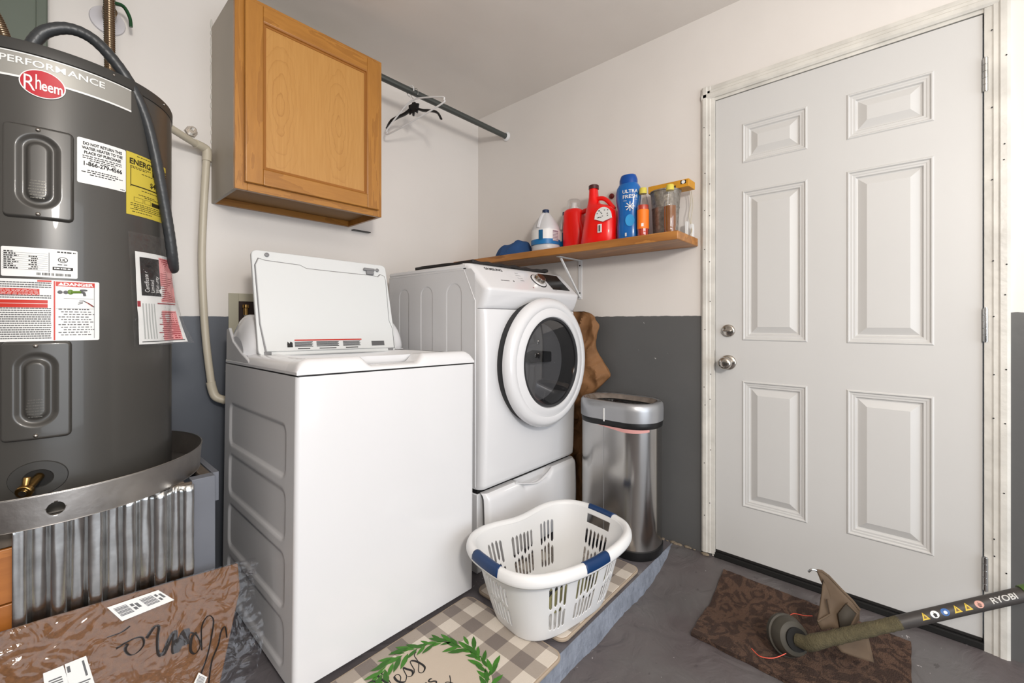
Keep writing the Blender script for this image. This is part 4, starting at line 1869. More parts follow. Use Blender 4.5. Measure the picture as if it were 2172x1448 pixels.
g.build('print', [INK, PRP, PRDR, mat('print_pale', (176, 178, 176), .6), PRW], pg)

# drain valve
g = G()
n_ = 40
for k in range(1):
    vs, fs = [], []
    for j, (r_, d_) in enumerate(((.050, .0005), (.048, .0035), (.026, .0035), (.022, -.002))):
        for q in range(n_):
            t_ = 2 * PI * q / n_
            vs.append(cyl(-98.5 + math.degrees(r_ * math.cos(t_) / TR), .767 + r_ * .82 * math.sin(t_), d_))
        if j:
            o_ = (j - 1) * n_
            fs += [(o_ + q, o_ + (q + 1) % n_, o_ + n_ + (q + 1) % n_, o_ + n_ + q) for q in range(n_)]
    g.add(vs, fs)
g.build('valve_ring', TANKD, ht)
g = G()
vs = [cyl(-98.5 + math.degrees(.024 * math.cos(2 * PI * q / 24) / TR), .767 + .020 * math.sin(2 * PI * q / 24), .0012) for q in range(24)]
g.add(vs, [tuple(range(24))])
lab(g.build('valve_opening', BLACKM, ht), 'black opening round the drain valve')
g = G()
A_ = Vector(cyl(-98, .772, .0))
Bv = Vector(cyl(-101, .755, .05))
g.tube([A_, Bv], .009, 14)
dv = g.build('drain_valve', BRASS, ht)
g = G()
g.tube([Bv - (Bv - A_).normalized() * .006, Bv + (Bv - A_).normalized() * .006], .015, 20)
g.tube([Bv + Vector((0, 0, .004)), Bv + Vector((.004, .004, .03))], .007, 10)
g.build('hose_thread', BRASS, dv, bevel=.002)
g = G()
g.tube([Bv + (Bv - A_).normalized() * .007, Bv + (Bv - A_).normalized() * .009], .007, 16)
g.build('valve_stem', CHROME, dv)
for a_ in (-68, -33):
    g = G()
    g.ell(cyl(a_, 1.776, .003), (.003, .003, .003), 10, 6)
    g.build('rim_screw', CHROME, ht)

# conduit hose over the heater front
hose = thing('flexible_conduit', 'dark grey flexible conduit arching over the heater and hanging down its front', 'conduit', (-2.068, -.60, 1.795))
pts = [(-2.070, -.595, 1.788), (-2.066, -.600, 1.812), (-2.045, -.607, 1.850), (-2.005, -.615, 1.874), (-1.963, -.620, 1.867), (-1.922, -.622, 1.828), (-1.885, -.618, 1.772), (-1.856, -.610, 1.702), (-1.836, -.600, 1.62), (-1.820, -.590, 1.53), (-1.808, -.580, 1.46), (-1.797, -.572, 1.39), (-1.788, -.560, 1.325), (-1.782, -.535, 1.298), (-1.775, -.49, 1.30)]
P = catmull([tuple(Vector(p) - Vector((-2.068, -.60, 1.795))) for p in pts], 10)
g = G()
g.tube(P, [.0138 + .0004 * math.sin(i * 2.2) for i in range(len(P))], 16)
g.build('hose', HOSEM, hose, ang=80)

# ------------------------------------------------------------------ dryer pedestal and dryer
DX0, DXW = -.818, .69
DY = -.885
pd = thing('dryer_pedestal', 'white storage pedestal with a pull-out drawer under the dryer', 'pedestal', (DX0, DY, .07))
g = G()
g.box((0, .03, 0), (DXW, .72, .335))
g.build('pedestal_body', APPLS, pd, bevel=.004)
g = G()
g.box((.004, .035, .335), (DXW - .004, .70, .352))
g.build('top_gap', BLACK, pd)
g = G()


def drawf(u, v):
    x = .012 + (DXW - .014) * u
    zt = .340 - .032 * sst(.30, .38, u) * (1 - sst(.62, .70, u)) + .0
    z = .02 + (zt - .02) * v
    e = min(x - .012, DXW - .002 - x)
    y = .020 * (1 - min(1, e / .02)) ** 2 - .012 - .010 * math.sin(PI * min(1, v * 1.0)) ** .5
    if v > .93:
        y += .012 * ((v - .93) / .07) ** 2
    return (x, y, z)


g.grid(80, 30, drawf)
g.add([drawf(i / 80, 1) for i in range(81)] + [(drawf(i / 80, 1)[0], .03, drawf(i / 80, 1)[2]) for i in range(81)], [(i, i + 1, 82 + i, 81 + i) for i in range(80)])
dw = g.build('drawer', APPL, pd, ang=50)
g = G()
g.tube(catmull([(.20, -.004, .338), (.255, -.012, .322), (.345, -.016, .304), (.43, -.012, .322), (.48, -.004, .338)], 8), .008, 8, flat=.5)
g.build('handle_lip', APPL, dw)

dy = thing('clothes_dryer', 'white front-load dryer with a round glass door on a pedestal', 'dryer', (DX0, DY, .425))
DB = .962
g = G()
g.box((.001, .12, .006), (DXW - .001, .70, DB - .012))
g.box((.001, .045, .006), (DXW - .001, .12, .80))
g.build('cabinet', APPLS, dy, bevel=.003)
g = G()
arch = [(.365, .47, .855), (.49 - .0, .61 - .02, .86)]
arches = [(.50, .600, .862), (.355, .452, .867), (.180, .295, .872)]
arches = [(.612 - .13, .612, .868), (.404 - .108, .404, .872), (.211 - .115, .211, .872)]
arches = [(.480, .610, .86), (.295, .405, .87), (.095, .212, .875)]


def dside(u, v):
    y = .045 + .655 * u
    z = .006 + (min(DB - .024, .858 + .1 * (y + .024) / .104 - .008) - .006) * v
    h = 0
    for y0, y1, zt in ((.525, .607, .872), (.335, .425, .876), (.130, .232, .880)):
        d = sdr(y, z, (y0 + y1) / 2, (zt - 1.2) / 2, (y1 - y0) / 2, (zt + 1.2) / 2, (y1 - y0) / 2 - .001)
        h += .0055 * (1 - sst(-.009, 0, d))
    return (h - .001, y, z)


g.grid(120, 230, dside, flip=True)
g.build('side_panel', APPLS, dy, ang=180)
g = G()
g.tube([(-.0005, .043, .008), (-.0005, .043, .80), (-.0005, .112, DB - .026), (-.0005, .69, DB - .026)], .0022, 6)
g.build('panel_seam', APPL, dy)
# top cover
g = G()
g.box((-.001, .10, DB - .020), (DXW + .001, .70, DB))
g.build('top_cover', APPL, dy, bevel=.006, seg=3)
g = G()
g.box((.002, .09, DB - .0225), (DXW - .002, .698, DB - .0195))
g.build('top_seam', GREYP, dy)
# front: profile y(z)
fprof = [(.000, .012), (.012, .000), (.05, -.004), (.30, -.012), (.60, -.012), (.745, -.006), (.762, -.004), (.766, .002), (.770, -.004), (.79, -.014), (.825, -.028), (.845, -.033), (.853, -.030), (.858, -.024), (.958, .080), (.964, .090), (.965, .105)]


def fy(z):
    for (z0, y0), (z1, y1) in zip(fprof, fprof[1:]):
        if z <= z1:
            return y0 + (y1 - y0) * (z - z0) / (z1 - z0)
    return fprof[-1][1]


zsamp = sorted(set([p[0] for p in fprof] + [.02 * k for k in range(48)]))


def frontf(u, v):
    z = zsamp[min(len(zsamp) - 1, int(round(v * (len(zsamp) - 1))))]
    # u spans across, with rounded corners
    if u < .1:
        a = u / .1 * PI / 2
        x = .026 * (1 - math.cos(a))
        yo = .034 * (1 - math.sin(a))
    elif u > .9:
        a = (1 - u) / .1 * PI / 2
        x = DXW - .026 * (1 - math.cos(a))
        yo = .034 * (1 - math.sin(a))
    else:
        x = .026 + (DXW - .052) * (u - .1) / .8
        yo = 0
    return (x, fy(z) + yo, z)


g.grid(60, len(zsamp) - 1, frontf)
for u in (0, 1):
    pts = [frontf(u, v / (len(zsamp) - 1)) for v in range(len(zsamp))]
    back = [(p[0], max(p[1] + .002, .10), p[2]) for p in pts]
    n_ = len(pts)
    g.add(pts + back, [((i, i + 1, n_ + i + 1, n_ + i) if u else (i, n_ + i, n_ + i + 1, i + 1)) for i in range(n_ - 1)])
g.box((.02, .02, .0), (DXW - .02, .10, .01))
g.build('front_panel', APPL, dy, ang=50)
g = G()
for i in range(61):
    p = frontf(i / 60, 0)
    yy_ = p[1] - fy(p[2]) - .0052
    g.v += [(p[0] - (.0008 if i == 0 else 0), yy_, .7650), (p[0] - (.0008 if i == 0 else 0), yy_, .7672)]
    if i:
        g.f.append((2 * i - 2, 2 * i, 2 * i + 1, 2 * i - 1))
        g.m.append(0)
g.build('front_seam', INKG, dy)
# door
dcx, dcz = .365, .521
g = G()
g.lathe([(.288, -.006), (.289, -.020), (.288, -.045), (.283, -.052), (.20, -.052)], (dcx, 0, dcz), 96, 'y', cap=False)
g.build('door_gap_shade', mat('door_shadow_gap', (34, 34, 35), .5), dy)  # near-black ring stands in for the shade in the gap behind the door
g = G()
g.lathe([(.288, -.048), (.299, -.052), (.3015, -.062), (.298, -.076), (.288, -.088), (.275, -.094), (.255, -.094), (.252, -.092), (.240, -.094), (.225, -.100), (.212, -.098), (.207, -.090), (.205, -.06)], (dcx, 0, dcz), 128, 'y', cap=False)
dd = g.build('door', APPL, dy, ang=40)
g = G()
g.lathe([(.208, -.0905), (.2065, -.096), (.197, -.094), (.195, -.086)], (dcx, 0, dcz), 96, 'y', cap=False)
g.build('glass_rim', mat('dark_rim', (54, 54, 56), .2), dd)
g = G()
g.lathe([(.198, -.088), (.15, -.096), (.08, -.101), (.001, -.103)], (dcx, 0, dcz), 64, 'y', cap=False)
lab(g.build('glass', film_mat('dark_glass', (.30, .30, .305, 1), .03, 0, 1, .07), dd), 'round smoked glass')
g = G()
g.lathe([(.200, -.085), (.190, -.02), (.165, .03), (.12, .05), (.10, .10), (.001, .10)], (dcx, 0, dcz), 64, 'y', cap=False)
g.build('inner_bowl', mat('bowl_grey', (128, 128, 130), .25, .4), dd)
g = G()
g.prism([(dcx - .13, dcz + .035), (dcx - .05, dcz + .055), (dcx + .06, dcz + .045), (dcx + .06, dcz - .005), (dcx - .10, dcz + .0)], -.045, -.005, 'xz')
g.build('lint_grille', mat('grille_dark', (50, 54, 62), .5), dd, bevel=.006)
# control slope frame: origin at middle of slope, u along x, v up the slope
sa = math.atan2(.100, .104)


def slope(x, s_, d=0):
    # s_ 0..1 from crest to top
    y = -.024 + .104 * s_ - d * .70
    z = .858 + .100 * s_ + d * .72
    return (x, y, z)


SL_ = math.hypot(.104, .1)
def sl(x0, s0, d):
    return lambda a, b: slope(x0 + a, s0 + b / SL_, d)


g = G()
g.mi = 0
g.text('SA', .023, sl(.104, .815, .0008), 'RIGHT', bold=.0006, sx=1.05)
g.text('MSUNG', .023, sl(.1065, .815, .0008), 'LEFT', bold=.0006, sx=1.05)
g.text('MOISTURE SENSOR', .0065, sl(.155, .34, .0008), bold=.0003)
g.add([slope(.213 + .004 * math.cos(R_(a)), .36 + .004 / SL_ * math.sin(R_(a)), .001) for a in range(0, 360, 30)], [tuple(range(12))])
for k, t_ in enumerate(('Normal', 'Heavy Duty', 'Perm Press', 'Bedding')):
    g.text(t_, .0072, sl(.282, .80 - .125 * k, .0008))
g.text('Power', .006, sl(.50, .08, .0008))
g.mi = 1
g.add([slope(.325 + .004 * math.cos(R_(a)), .12 + .004 / SL_ * math.sin(R_(a)), .001) for a in range(0, 360, 30)], [tuple(range(12))])
g.build('panel_print', [INKG, PRDR], dy)
bpy.data.objects['panel_print'].data.materials[0] = INK
kn = bpy.data.objects
nrm = Vector((0, -.70, .72)).normalized()
K0 = Vector(slope(.415, .52, 0))
Mk = Matrix.Translation(K0) @ nrm.to_track_quat('Z', 'Y').to_matrix().to_4x4()
g = G()
g.X = Mk
g.lathe([(.047, .0005), (.047, .0025), (.042, .003)], n=48)
k1 = g.build('dial_ring', INK, dy)
g = G()
g.X = Mk
g.lathe([(.0425, .001), (.0425, .004), (.034, .006), (.031, .006)], n=48)
g.build('dial_base', APPL, k1)
g = G()
g.X = Mk
g.lathe([(.030, .004), (.029, .020), (.026, .027), (.0235, .028)], n=48)
g.build('selector_dial', CHROME, dy)
g = G()
g.X = Mk
g.lathe([(.0240, .0275), (.022, .0295), (.001, .030)], n=36)
lab(g.build('dial_cap', mat('dial_brown', (70, 40, 32), .2), dy), 'dark brown dial cap')
g = G()
g.add([slope(.480, .97, .001), slope(.480, .12, .001), slope(.628, .12, .001), slope(.628, .97, .001)], [(0, 1, 2, 3)])
g.build('display', mat('display_black', (30, 30, 31), .15), dy)
for (x, y) in ((.06, .08), (DXW - .06, .08), (.06, .64), (DXW - .06, .64)):
    g = G()
    g.lathe([(.02, -.0025), (.02, .008)], (x, y, 0), 12)
    g.build('foot', BLACK, dy)
# black mat on the dryer
g = G()


def bm(u, v):
    x = -.792 + .545 * u + .010 * math.sin(v * 7)
    y = -.797 + .43 * v
    return (x, y, 1.397 + .0045 * nz3(x * 9, y * 9, 2) ** 2 * 4 + .002 * math.sin(x * 70))


g.grid(60, 40, bm)
o = g.build('rubber_mat', mat('black_mat', (34, 32, 32), .6, bump=.002, bscale=120), solid=.013)
tag(o, 'thin black wavy mat lying on top of the dryer', 'mat')

# ------------------------------------------------------------------ kraft paper bag beside the dryer
g = G()
sil = [(.07, -.900), (.20, -.897), (.40, -.900), (.57, -.895), (.70, -.905), (.735, -.935), (.76, -.97), (.80, -1.01), (.845, -1.062), (.86, -1.06), (.90, -1.03), (.95, -.995), (.99, -.978), (1.03, -.972), (1.07, -.986), (1.12, -.988), (1.16, -.972), (1.18, -.945), (1.192, -.90), (1.194, -.80)]


def ye(z):
    for (z0, y0), (z1, y1) in zip(sil, sil[1:]):
        if z <= z1:
            return y0 + (y1 - y0) * (z - z0) / (z1 - z0)
    return sil[-1][1]


def bagf(u, v):
    z = .0715 + 1.12 * v
    yf = ye(z)
    yb = -.55
    t_ = 2 * PI * u
    e = .7
    ct, st_ = math.cos(t_), math.sin(t_)
    yc, hy = (yf + yb) / 2, (yb - yf) / 2
    y = yc - hy * math.copysign(abs(ct) ** .9, ct)
    w_ = .042 * (1 - .65 * sst(.8, 1, v)) * (.8 if z < .6 else 1)
    x = -.062 + w_ * math.copysign(abs(st_) ** e, st_)
    n1 = abs(nz3(y * 10, z * 7, 2)) * .055 + abs(nz3(y * 24 + z * 10, z * 13, 5)) * .020 - .014
    x += n1 * (1 if st_ < 0 else .4)
    y += .010 * nz3(z * 22, x * 10, 4)
    return (min(x, -.008), y, z)


g.grid(90, 150, bagf, closed=True)
n0 = len(g.v) - 90
g.f.append(tuple(n0 + k for k in range(90)))
g.m.append(0)
o = g.build('paper_bag', PAPER, ang=28)
tag(o, 'crumpled brown paper bag squeezed between the dryer and right wall', 'bag')

# ------------------------------------------------------------------ trash can
tc = thing('trash_can', 'stainless steel trash can with grey rim beside the dryer', 'trash can', (-.170, -1.178, .07))
ax, ay = .127, .190


def oval(s_=0, n=12):
    return rrect(-ax - s_, -ay - s_, ax + s_, ay + s_, .115 + s_, n)


def ring_loft(g, secs, n=12, capb=False, capt=False):
    L = [oval(s_, n) for s_, z in secs]
    m = len(L[0])
    vs = [(p[0], p[1], z) for l, (s_, z) in zip(L, secs) for p in l]
    fs = []
    for i in range(len(secs) - 1):
        for k in range(m):
            fs.append((i * m + k, i * m + (k + 1) % m, (i + 1) * m + (k + 1) % m, (i + 1) * m + k))
    if capb:
        fs.append(tuple(range(m - 1, -1, -1)))
    if capt:
        fs.append(tuple((len(secs) - 1) * m + k for k in range(m)))
    g.add(vs, fs)


g = G()
ring_loft(g, [(.0, .0), (.004, .006), (.004, .040), (.0, .044)], capb=True)
g.build('base', BLACK, tc, ang=40)
g = G()
ring_loft(g, [(.0, .042), (0, .595)], n=16)
g.build('steel_body', STEEL, tc, ang=40)
g = G()
g.box((-ax - .0008, .02, .045), (-ax + .001, .0215, .59))
g.build('seam', GREYP, tc)
g = G()
ring_loft(g, [(-.004, .578), (.001, .585), (.003, .600), (.001, .612)])
g.build('band', BLACK, tc)
g = G()
ring_loft(g, [(.0, .608), (.006, .612), (.007, .662), (.005, .684), (-.002, .694), (-.012, .697), (-.020, .695)])
g.build('rim', SILVER, tc, ang=50)


def hole(s_, z):
    return [(p[0] * (ax - .030 + s_) / ax * 1.0, p[1] * (ay - .038 + s_) / ay, z) for p in oval(0, 12)]


g = G()
o1 = [(p[0], p[1], .695) for p in oval(-.018, 12)]
vs = o1 + hole(0, .680) + hole(-.004, .672)
m = len(o1)
g.add(vs, [(i * m + k, i * m + (k + 1) % m, (i + 1) * m + (k + 1) % m, (i + 1) * m + k) for i in range(2) for k in range(m)])
g.build('rim_shelf', mat('dirty_liner', (120, 110, 102), .4, vary=.25, vscale=25), tc)
g = G()
vs = hole(-.004, .673) + hole(-.02, .35)
g.add(vs, [(k, (k + 1) % m, m + (k + 1) % m, m + k) for k in range(m)] + [tuple(m + k for k in range(m))])
g.build('inner_liner', BLACKM, tc)
g = G()


def pinkf(u, v):
    t_ = R_(180 + 2 + 58 * u)
    pts = oval(.0035, 12)
    i = 26 + int(14 * u)
    return (0, 0, 0)


ov = oval(.0025, 12)
idx = [k for k, p in enumerate(ov) if p[0] < -.07 and p[1] < .06]
idx = sorted(idx, key=lambda k: -ov[k][1])
seq = [(ov[idx[0]][0], .05)] + [ov[k] for k in idx if ov[k][1] < -.0]
vs = []
for j, p in enumerate(seq):
    f = min(1, sum(math.dist(seq[q], seq[q + 1]) for q in range(j)) / .30)
    dep = .016 * math.sin(PI * f) ** .8 + .0005
    vs += [(p[0] - .0005, p[1], .584), (p[0] - .0005, p[1], .584 - dep)]
g.add(vs, [(2 * j, 2 * j + 2, 2 * j + 3, 2 * j + 1) for j in range(len(seq) - 1)])
lab(g.build('bag_edge', mat('pink_bag', (206, 150, 146), .5), tc), 'pink bag edge hanging out below the rim')
g = G()
g.box((-ax - .0095, .012, .605), (-ax - .0065, .018, .665))
g.build('tie_string', PRW, tc)
# crumpled translucent liner over the rim
g = G()


def linf(u, v):
    t_ = u
    k = u * m
    a, b = int(k) % m, (int(k) + 1) % m
    f = k - int(k)
    pts = oval(0, 12)
    px_, py_ = pts[a][0] * (1 - f) + pts[b][0] * f, pts[a][1] * (1 - f) + pts[b][1] * f
    s_ = 1.0 - .30 * v
    z = .699 - .045 * v ** 2 + .006 * nz3(px_ * 40, py_ * 40, v * 3)
    return (px_ * s_, py_ * s_, z)


g.grid(100, 8, linf, closed=True)
o = g.build('bin_liner', film_mat('liner_film', (.92, .90, .88, 1), .15, .006, 40, .03), ang=180)
o.location = (-.170, -1.178, .07)
tag(o, 'crumpled clear bin liner folded over the trash can rim', 'bin liner')
random.seed(9)
g = G()


def wad(u, v):
    t_, p_ = 2 * PI * u, PI * v
    r_ = .062 * (1 + .45 * nz3(math.cos(t_) * 2, math.sin(t_) * 2, v * 4))
    return (r_ * math.sin(p_) * math.cos(t_), 1.5 * r_ * math.sin(p_) * math.sin(t_), .03 - r_ * math.cos(p_))


g.grid(24, 14, wad, closed=True)
o = g.build('plastic_wad', mat('black_bag_gloss', (24, 22, 22), .12, bump=.01, bscale=30), ang=180)
o.location = (-.155, -1.13, .650)
tag(o, 'glossy black crumpled bag inside the trash can mouth', 'bag')

# ------------------------------------------------------------------ mats on the platform
GING = gingham_mat()


def mat_slab(name, label, x0, y0, x1, y1, r=.035):
    t = thing(name, label, 'mat', (x0, y0, .0715))
    g = G()
    o = rrect(0, 0, x1 - x0, y1 - y0, r, 8)
    g.prism(o, 0, .011, 'xy')
    g.build('foam_edge', mat('mat_edge_tan', (164, 148, 130), .7), t, bevel=.003)
    g = G()
    o = rrect(.007, .007, x1 - x0 - .007, y1 - y0 - .007, r - .006, 8)
    g.prism(o, .010, .0125, 'xy')
    top = g.build('printed_top', GING, t, bevel=.001)
    return t, top


m1, top1 = mat_slab('kitchen_mat', 'beige gingham kitchen mat with green wreath and blessing script, front left', -1.70, -1.388, -.942, -.938)
m2, top2 = mat_slab('kitchen_mat', 'plain beige gingham kitchen mat lying under the laundry basket', -.905, -1.356, -.332, -.935)
# wreath print on mat 1 (local coords of m1: origin -1.70,-1.388)
cx_, cy_ = -1.298 + 1.70, -1.176 + 1.388
g = G()
vs = [(cx_ + .172 * math.cos(2 * PI * k / 48), cy_ + .172 * math.sin(2 * PI * k / 48), .0128) for k in range(48)]
g.add(vs, [tuple(range(48))])
g.build('print_ground', mat('print_beige', (190, 176, 160), .6, bump=.0005, bscale=300), top1)
g = G()
random.seed(17)
for k in range(108):
    a = 2 * PI * k / 108 + random.uniform(-.02, .02)
    rr_ = .170 + random.uniform(-.012, .012)
    L = random.uniform(.044, .070)
    side = (-1, 1, 0)[k % 3]
    da = a + PI / 2 * (1 if math.sin(a) > -9 else -1) - side * R_(38) + random.uniform(-.15, .15)
    if math.cos(a) < 0:
        pass
    px_, py_ = cx_ + rr_ * math.cos(a), cy_ + rr_ * math.sin(a)
    dx_, dy_ = math.cos(da), math.sin(da)
    wv_ = L * .13
    g.mi = k % 2
    vs = [(px_ + dx_ * L * s_ - dy_ * wv_ * w_, py_ + dy_ * L * s_ + dx_ * wv_ * w_, .0132 + .0004 * (k % 4)) for s_, w_ in ((0, 0), (.25, .8), (.5, 1), (.75, .7), (1, 0), (.75, -.7), (.5, -1), (.25, -.8))]
    g.add(vs, [tuple(range(8))])
g.mi = 2
g.tube([(cx_ + .170 * math.cos(2 * PI * k / 60), cy_ + .170 * math.sin(2 * PI * k / 60), .0130) for k in range(60)], .0014, 4, closed=True, flat=.3)
g.build('wreath_print', [mat('leaf_green', (62, 120, 34), .6), mat('leaf_green_dark', (50, 100, 28), .6), mat('vine_cream', (200, 196, 170), .6)], top1)


def script(g, strokes, s_, ox, oy, rot=0, r=.0022, z=.0134):
    c_, n_ = math.cos(R_(rot)), math.sin(R_(rot))
    for st_ in strokes:
        P = catmull([(a * s_, b * s_, 0) for a, b in st_], 7)
        pts = []
        rs = []
        for i, p in enumerate(P):
            q = P[min(i + 1, len(P) - 1)] - P[max(i - 1, 0)]
            dn = -q.y / (q.length + 1e-9)
            rs.append(r * (.55 + .75 * max(0, dn)))
            pts.append((ox + p.x * c_ - p.y * n_, oy + p.x * n_ + p.y * c_, z))
        g.tube(pts, rs, 6, flat=.12)


LET = {
    'B': [[(.1, .95), (.12, .5), (.08, 0)], [(-.15, .75), (.05, .98), (.35, 1.0), (.45, .82), (.3, .6), (.14, .54), (.4, .45), (.48, .2), (.3, 0), (.05, .02)]],
    'l': [[(0, .1), (.18, .55), (.22, .98), (.1, .95), (.06, .5), (.12, .08), (.25, .1)]],
    'e': [[(0, .12), (.2, .28), (.22, .45), (.08, .45), (.03, .2), (.14, .02), (.32, .12)]],
    's': [[(0, .1), (.18, .48), (.22, .36), (.26, .12), (.12, .0), (.02, .08)], [(.12, .0), (.26, .03), (.34, .12)]],
    'S': [[(0, .1), (.18, .48), (.3, .3), (.28, -.1), (.08, -.22), (.02, -.08), (.3, .2), (.45, .55), (.62, .62)]],
    'k': [[(0, .1), (.16, .6), (.2, .98), (.08, .9), (.06, .4), (.06, 0)], [(.08, .2), (.26, .42), (.24, .25), (.12, .22), (.3, .0), (.36, .1)]],
    'i': [[(0, .1), (.1, .42), (.08, .1), (.14, .0), (.24, .12)], [(.12, .6), (.13, .62)]],
    't': [[(0, .1), (.12, .5), (.14, .85), (.1, .3), (.14, .02), (.26, .12)], [(0, .55), (.28, .6)]],
    'c': [[(.2, .4), (.08, .42), (.02, .2), (.12, .0), (.28, .12)]],
    'h': [[(0, .1), (.16, .6), (.18, .98), (.08, .9), (.06, .4), (.05, 0), (.1, .3), (.2, .42), (.24, .2), (.26, .02), (.36, .12)]],
    'n': [[(0, .1), (.06, .42), (.06, 0), (.14, .34), (.24, .42), (.26, .1), (.34, .0), (.5, .2), (.62, .5), (.52, .78), (.36, .72), (.40, .58), (.6, .66), (.8, .9)]],
    'K': [[(.1, 1.0), (.12, .5), (.06, 0)], [(.5, .95), (.3, .6), (.12, .48), (.3, .3), (.5, -.05), (.62, .08)]],
}
ADV = {'B': .56, 'l': .27, 'e': .32, 's': .34, 'S': .5, 'k': .36, 'i': .24, 't': .27, 'c': .28, 'h': .36, 'n': .6, 'K': .6}


def word(g, w_, s_, ox, oy, rot, r):
    x = 0
    c_, n_ = math.cos(R_(rot)), math.sin(R_(rot))
    for ch in w_:
        script(g, LET[ch], s_, ox + x * c_, oy + x * n_, rot, r)
        x += ADV[ch] * s_


g = G()
word(g, 'BlesS', .088, -1.425 + 1.70, -1.118 + 1.388, 10, .0026)
g.text('THIS', .040, lambda x, y: (-1.315 + 1.70 + x * .97 - y * .2, -1.178 + 1.388 + x * .1 + y, .0134), bold=.0004)
word(g, 'Kitchen', .078, -1.455 + 1.70, -1.275 + 1.388, 6, .0026)
g.build('script_print', INK, top1)

# ------------------------------------------------------------------ laundry basket
BKX, BKY, BKR = -.778, -1.212, -9
bk = thing('laundry_basket', 'white plastic laundry basket with blue grips on the mat', 'basket', (BKX, BKY, .0845), (0, 0, R_(BKR)))
BH = .262
RA, RB = .300, .215
BA, BB = .208, .136


def bsec(t, v):
    """half axes grow from base to rim; front long side slightly pinched"""
    a = BA + (RA - .020 - BA) * v ** .85
    b = BB + (RB - .020 - BB) * v ** .85
    e = 2 / 3.2
    ct, st_ = math.cos(t), math.sin(t)
    x = a * math.copysign(abs(ct) ** e, ct)
    y = b * math.copysign(abs(st_) ** e, st_)
    pinch = .022 * v * math.exp(-(x / .12) ** 2)
    if y > 0:
        y -= pinch
    return x, y


_T = [2 * PI * k / 4000 for k in range(4001)]
_S = [0.0]
_p = bsec(0, .5)
for _t in _T[1:]:
    _q = bsec(_t, .5)
    _S.append(_S[-1] + math.dist(_p, _q))
    _p = _q
import bisect


def tmap(u):
    d = (u % 1.0) * _S[-1]
    i = min(max(1, bisect.bisect_left(_S, d)), 4000)
    f = (d - _S[i - 1]) / max(1e-12, _S[i] - _S[i - 1])
    return _T[i - 1] + (_T[i] - _T[i - 1]) * f


NU, NV = 900, 84


def bw_(u, v):
    x, y = bsec(tmap(u), v)
    ends = (abs(x) / RA) ** 3
    zt = BH - .012 * math.exp(-(x / .13) ** 2) * 1.0
    return (x, y, .004 + (zt - .004) * v)


def bkeep(u, v):
    t = tmap(u)
    x, y = bsec(t, .5)
    if abs(y) > .145 and abs(x) < .21:
        for gx, nsl in ((-.128, 4), (0, 6), (.128, 4)):
            for k in range(nsl):
                xc = gx + (k - (nsl - 1) / 2) * .0182
                q = abs(x - xc)
                if q < .0056:
                    zig = .055 * (k % 3) / 2 - .02
                    cap = .035 * (q / .0056) ** 2
                    if .12 + abs(k - (nsl - 1) / 2) * .012 + cap < v < .43 + zig - cap or .48 + zig + cap < v < .80 - abs(k - (nsl - 1) / 2) * .008 - cap:
                        return False
    elif abs(x) > .22:
        if abs(y) < .058:
            for k in range(6):
                q = abs(y - (k - 2.5) * .0185)
                if q < .0056:
                    zig = .05 * (k % 3) / 2 - .02
                    cap = .035 * (q / .0056) ** 2
                    if .14 + cap < v < .40 + zig - cap or .45 + zig + cap < v < .70 - cap:
                        return False
            if abs(y) < .052 and .78 < v < .92:
                return False
    return True


g = G()
g.grid(NU, NV, bw_, closed=True, keep=bkeep)
g.build('basket_wall', PLW, bk, ang=70, solid=.0028)
g = G()
pts = [bsec(2 * PI * k / 96, 0) for k in range(96)]
g.add([(p[0], p[1], .004) for p in pts] + [(p[0] * .98, p[1] * .98, 0) for p in pts], [tuple(range(96)), tuple(range(191, 95, -1))] + [(k, 96 + k, 96 + (k + 1) % 96, (k + 1) % 96) for k in range(96)])
g.build('basket_base', PLW, bk)
g = G()


def rimf(u, v):
    t = tmap(u)
    x, y = bsec(t, 1)
    e = 2 / 3.2
    # outward normal approx
    n_ = Vector((x / RA ** 2, y / RB ** 2, 0)).normalized()
    zt = BH - .012 * math.exp(-(x / .13) ** 2)
    q = [(-.001, -.004), (.004, .006), (.014, .010), (.024, .006), (.030, -.006), (.031, -.018), (.028, -.026)]
    i = v * (len(q) - 1)
    k = min(int(i), len(q) - 2)
    f = i - k
    o_, h_ = q[k][0] * (1 - f) + q[k + 1][0] * f, q[k][1] * (1 - f) + q[k + 1][1] * f
    return (x + n_.x * o_, y + n_.y * o_, zt + h_)


g.grid(192, 14, rimf, closed=True)
rim_o = g.build('rim', PLW, bk, ang=70, solid=.0025)
for (uc) in (.085, .415, .585, .915):
    pass
for u0, u1 in ((.964, 1.036), (.464, .536), (.716, .784)):
    g = G()
    g.grid(16, 12, lambda u, v: tuple(a + b for a, b in zip(rimf(u0 + (u1 - u0) * u, v * .9), (0, 0, .0022))))
    lab(g.build('grip', BLUEG, bk, ang=80, solid=.003), 'dark blue rubber grip')

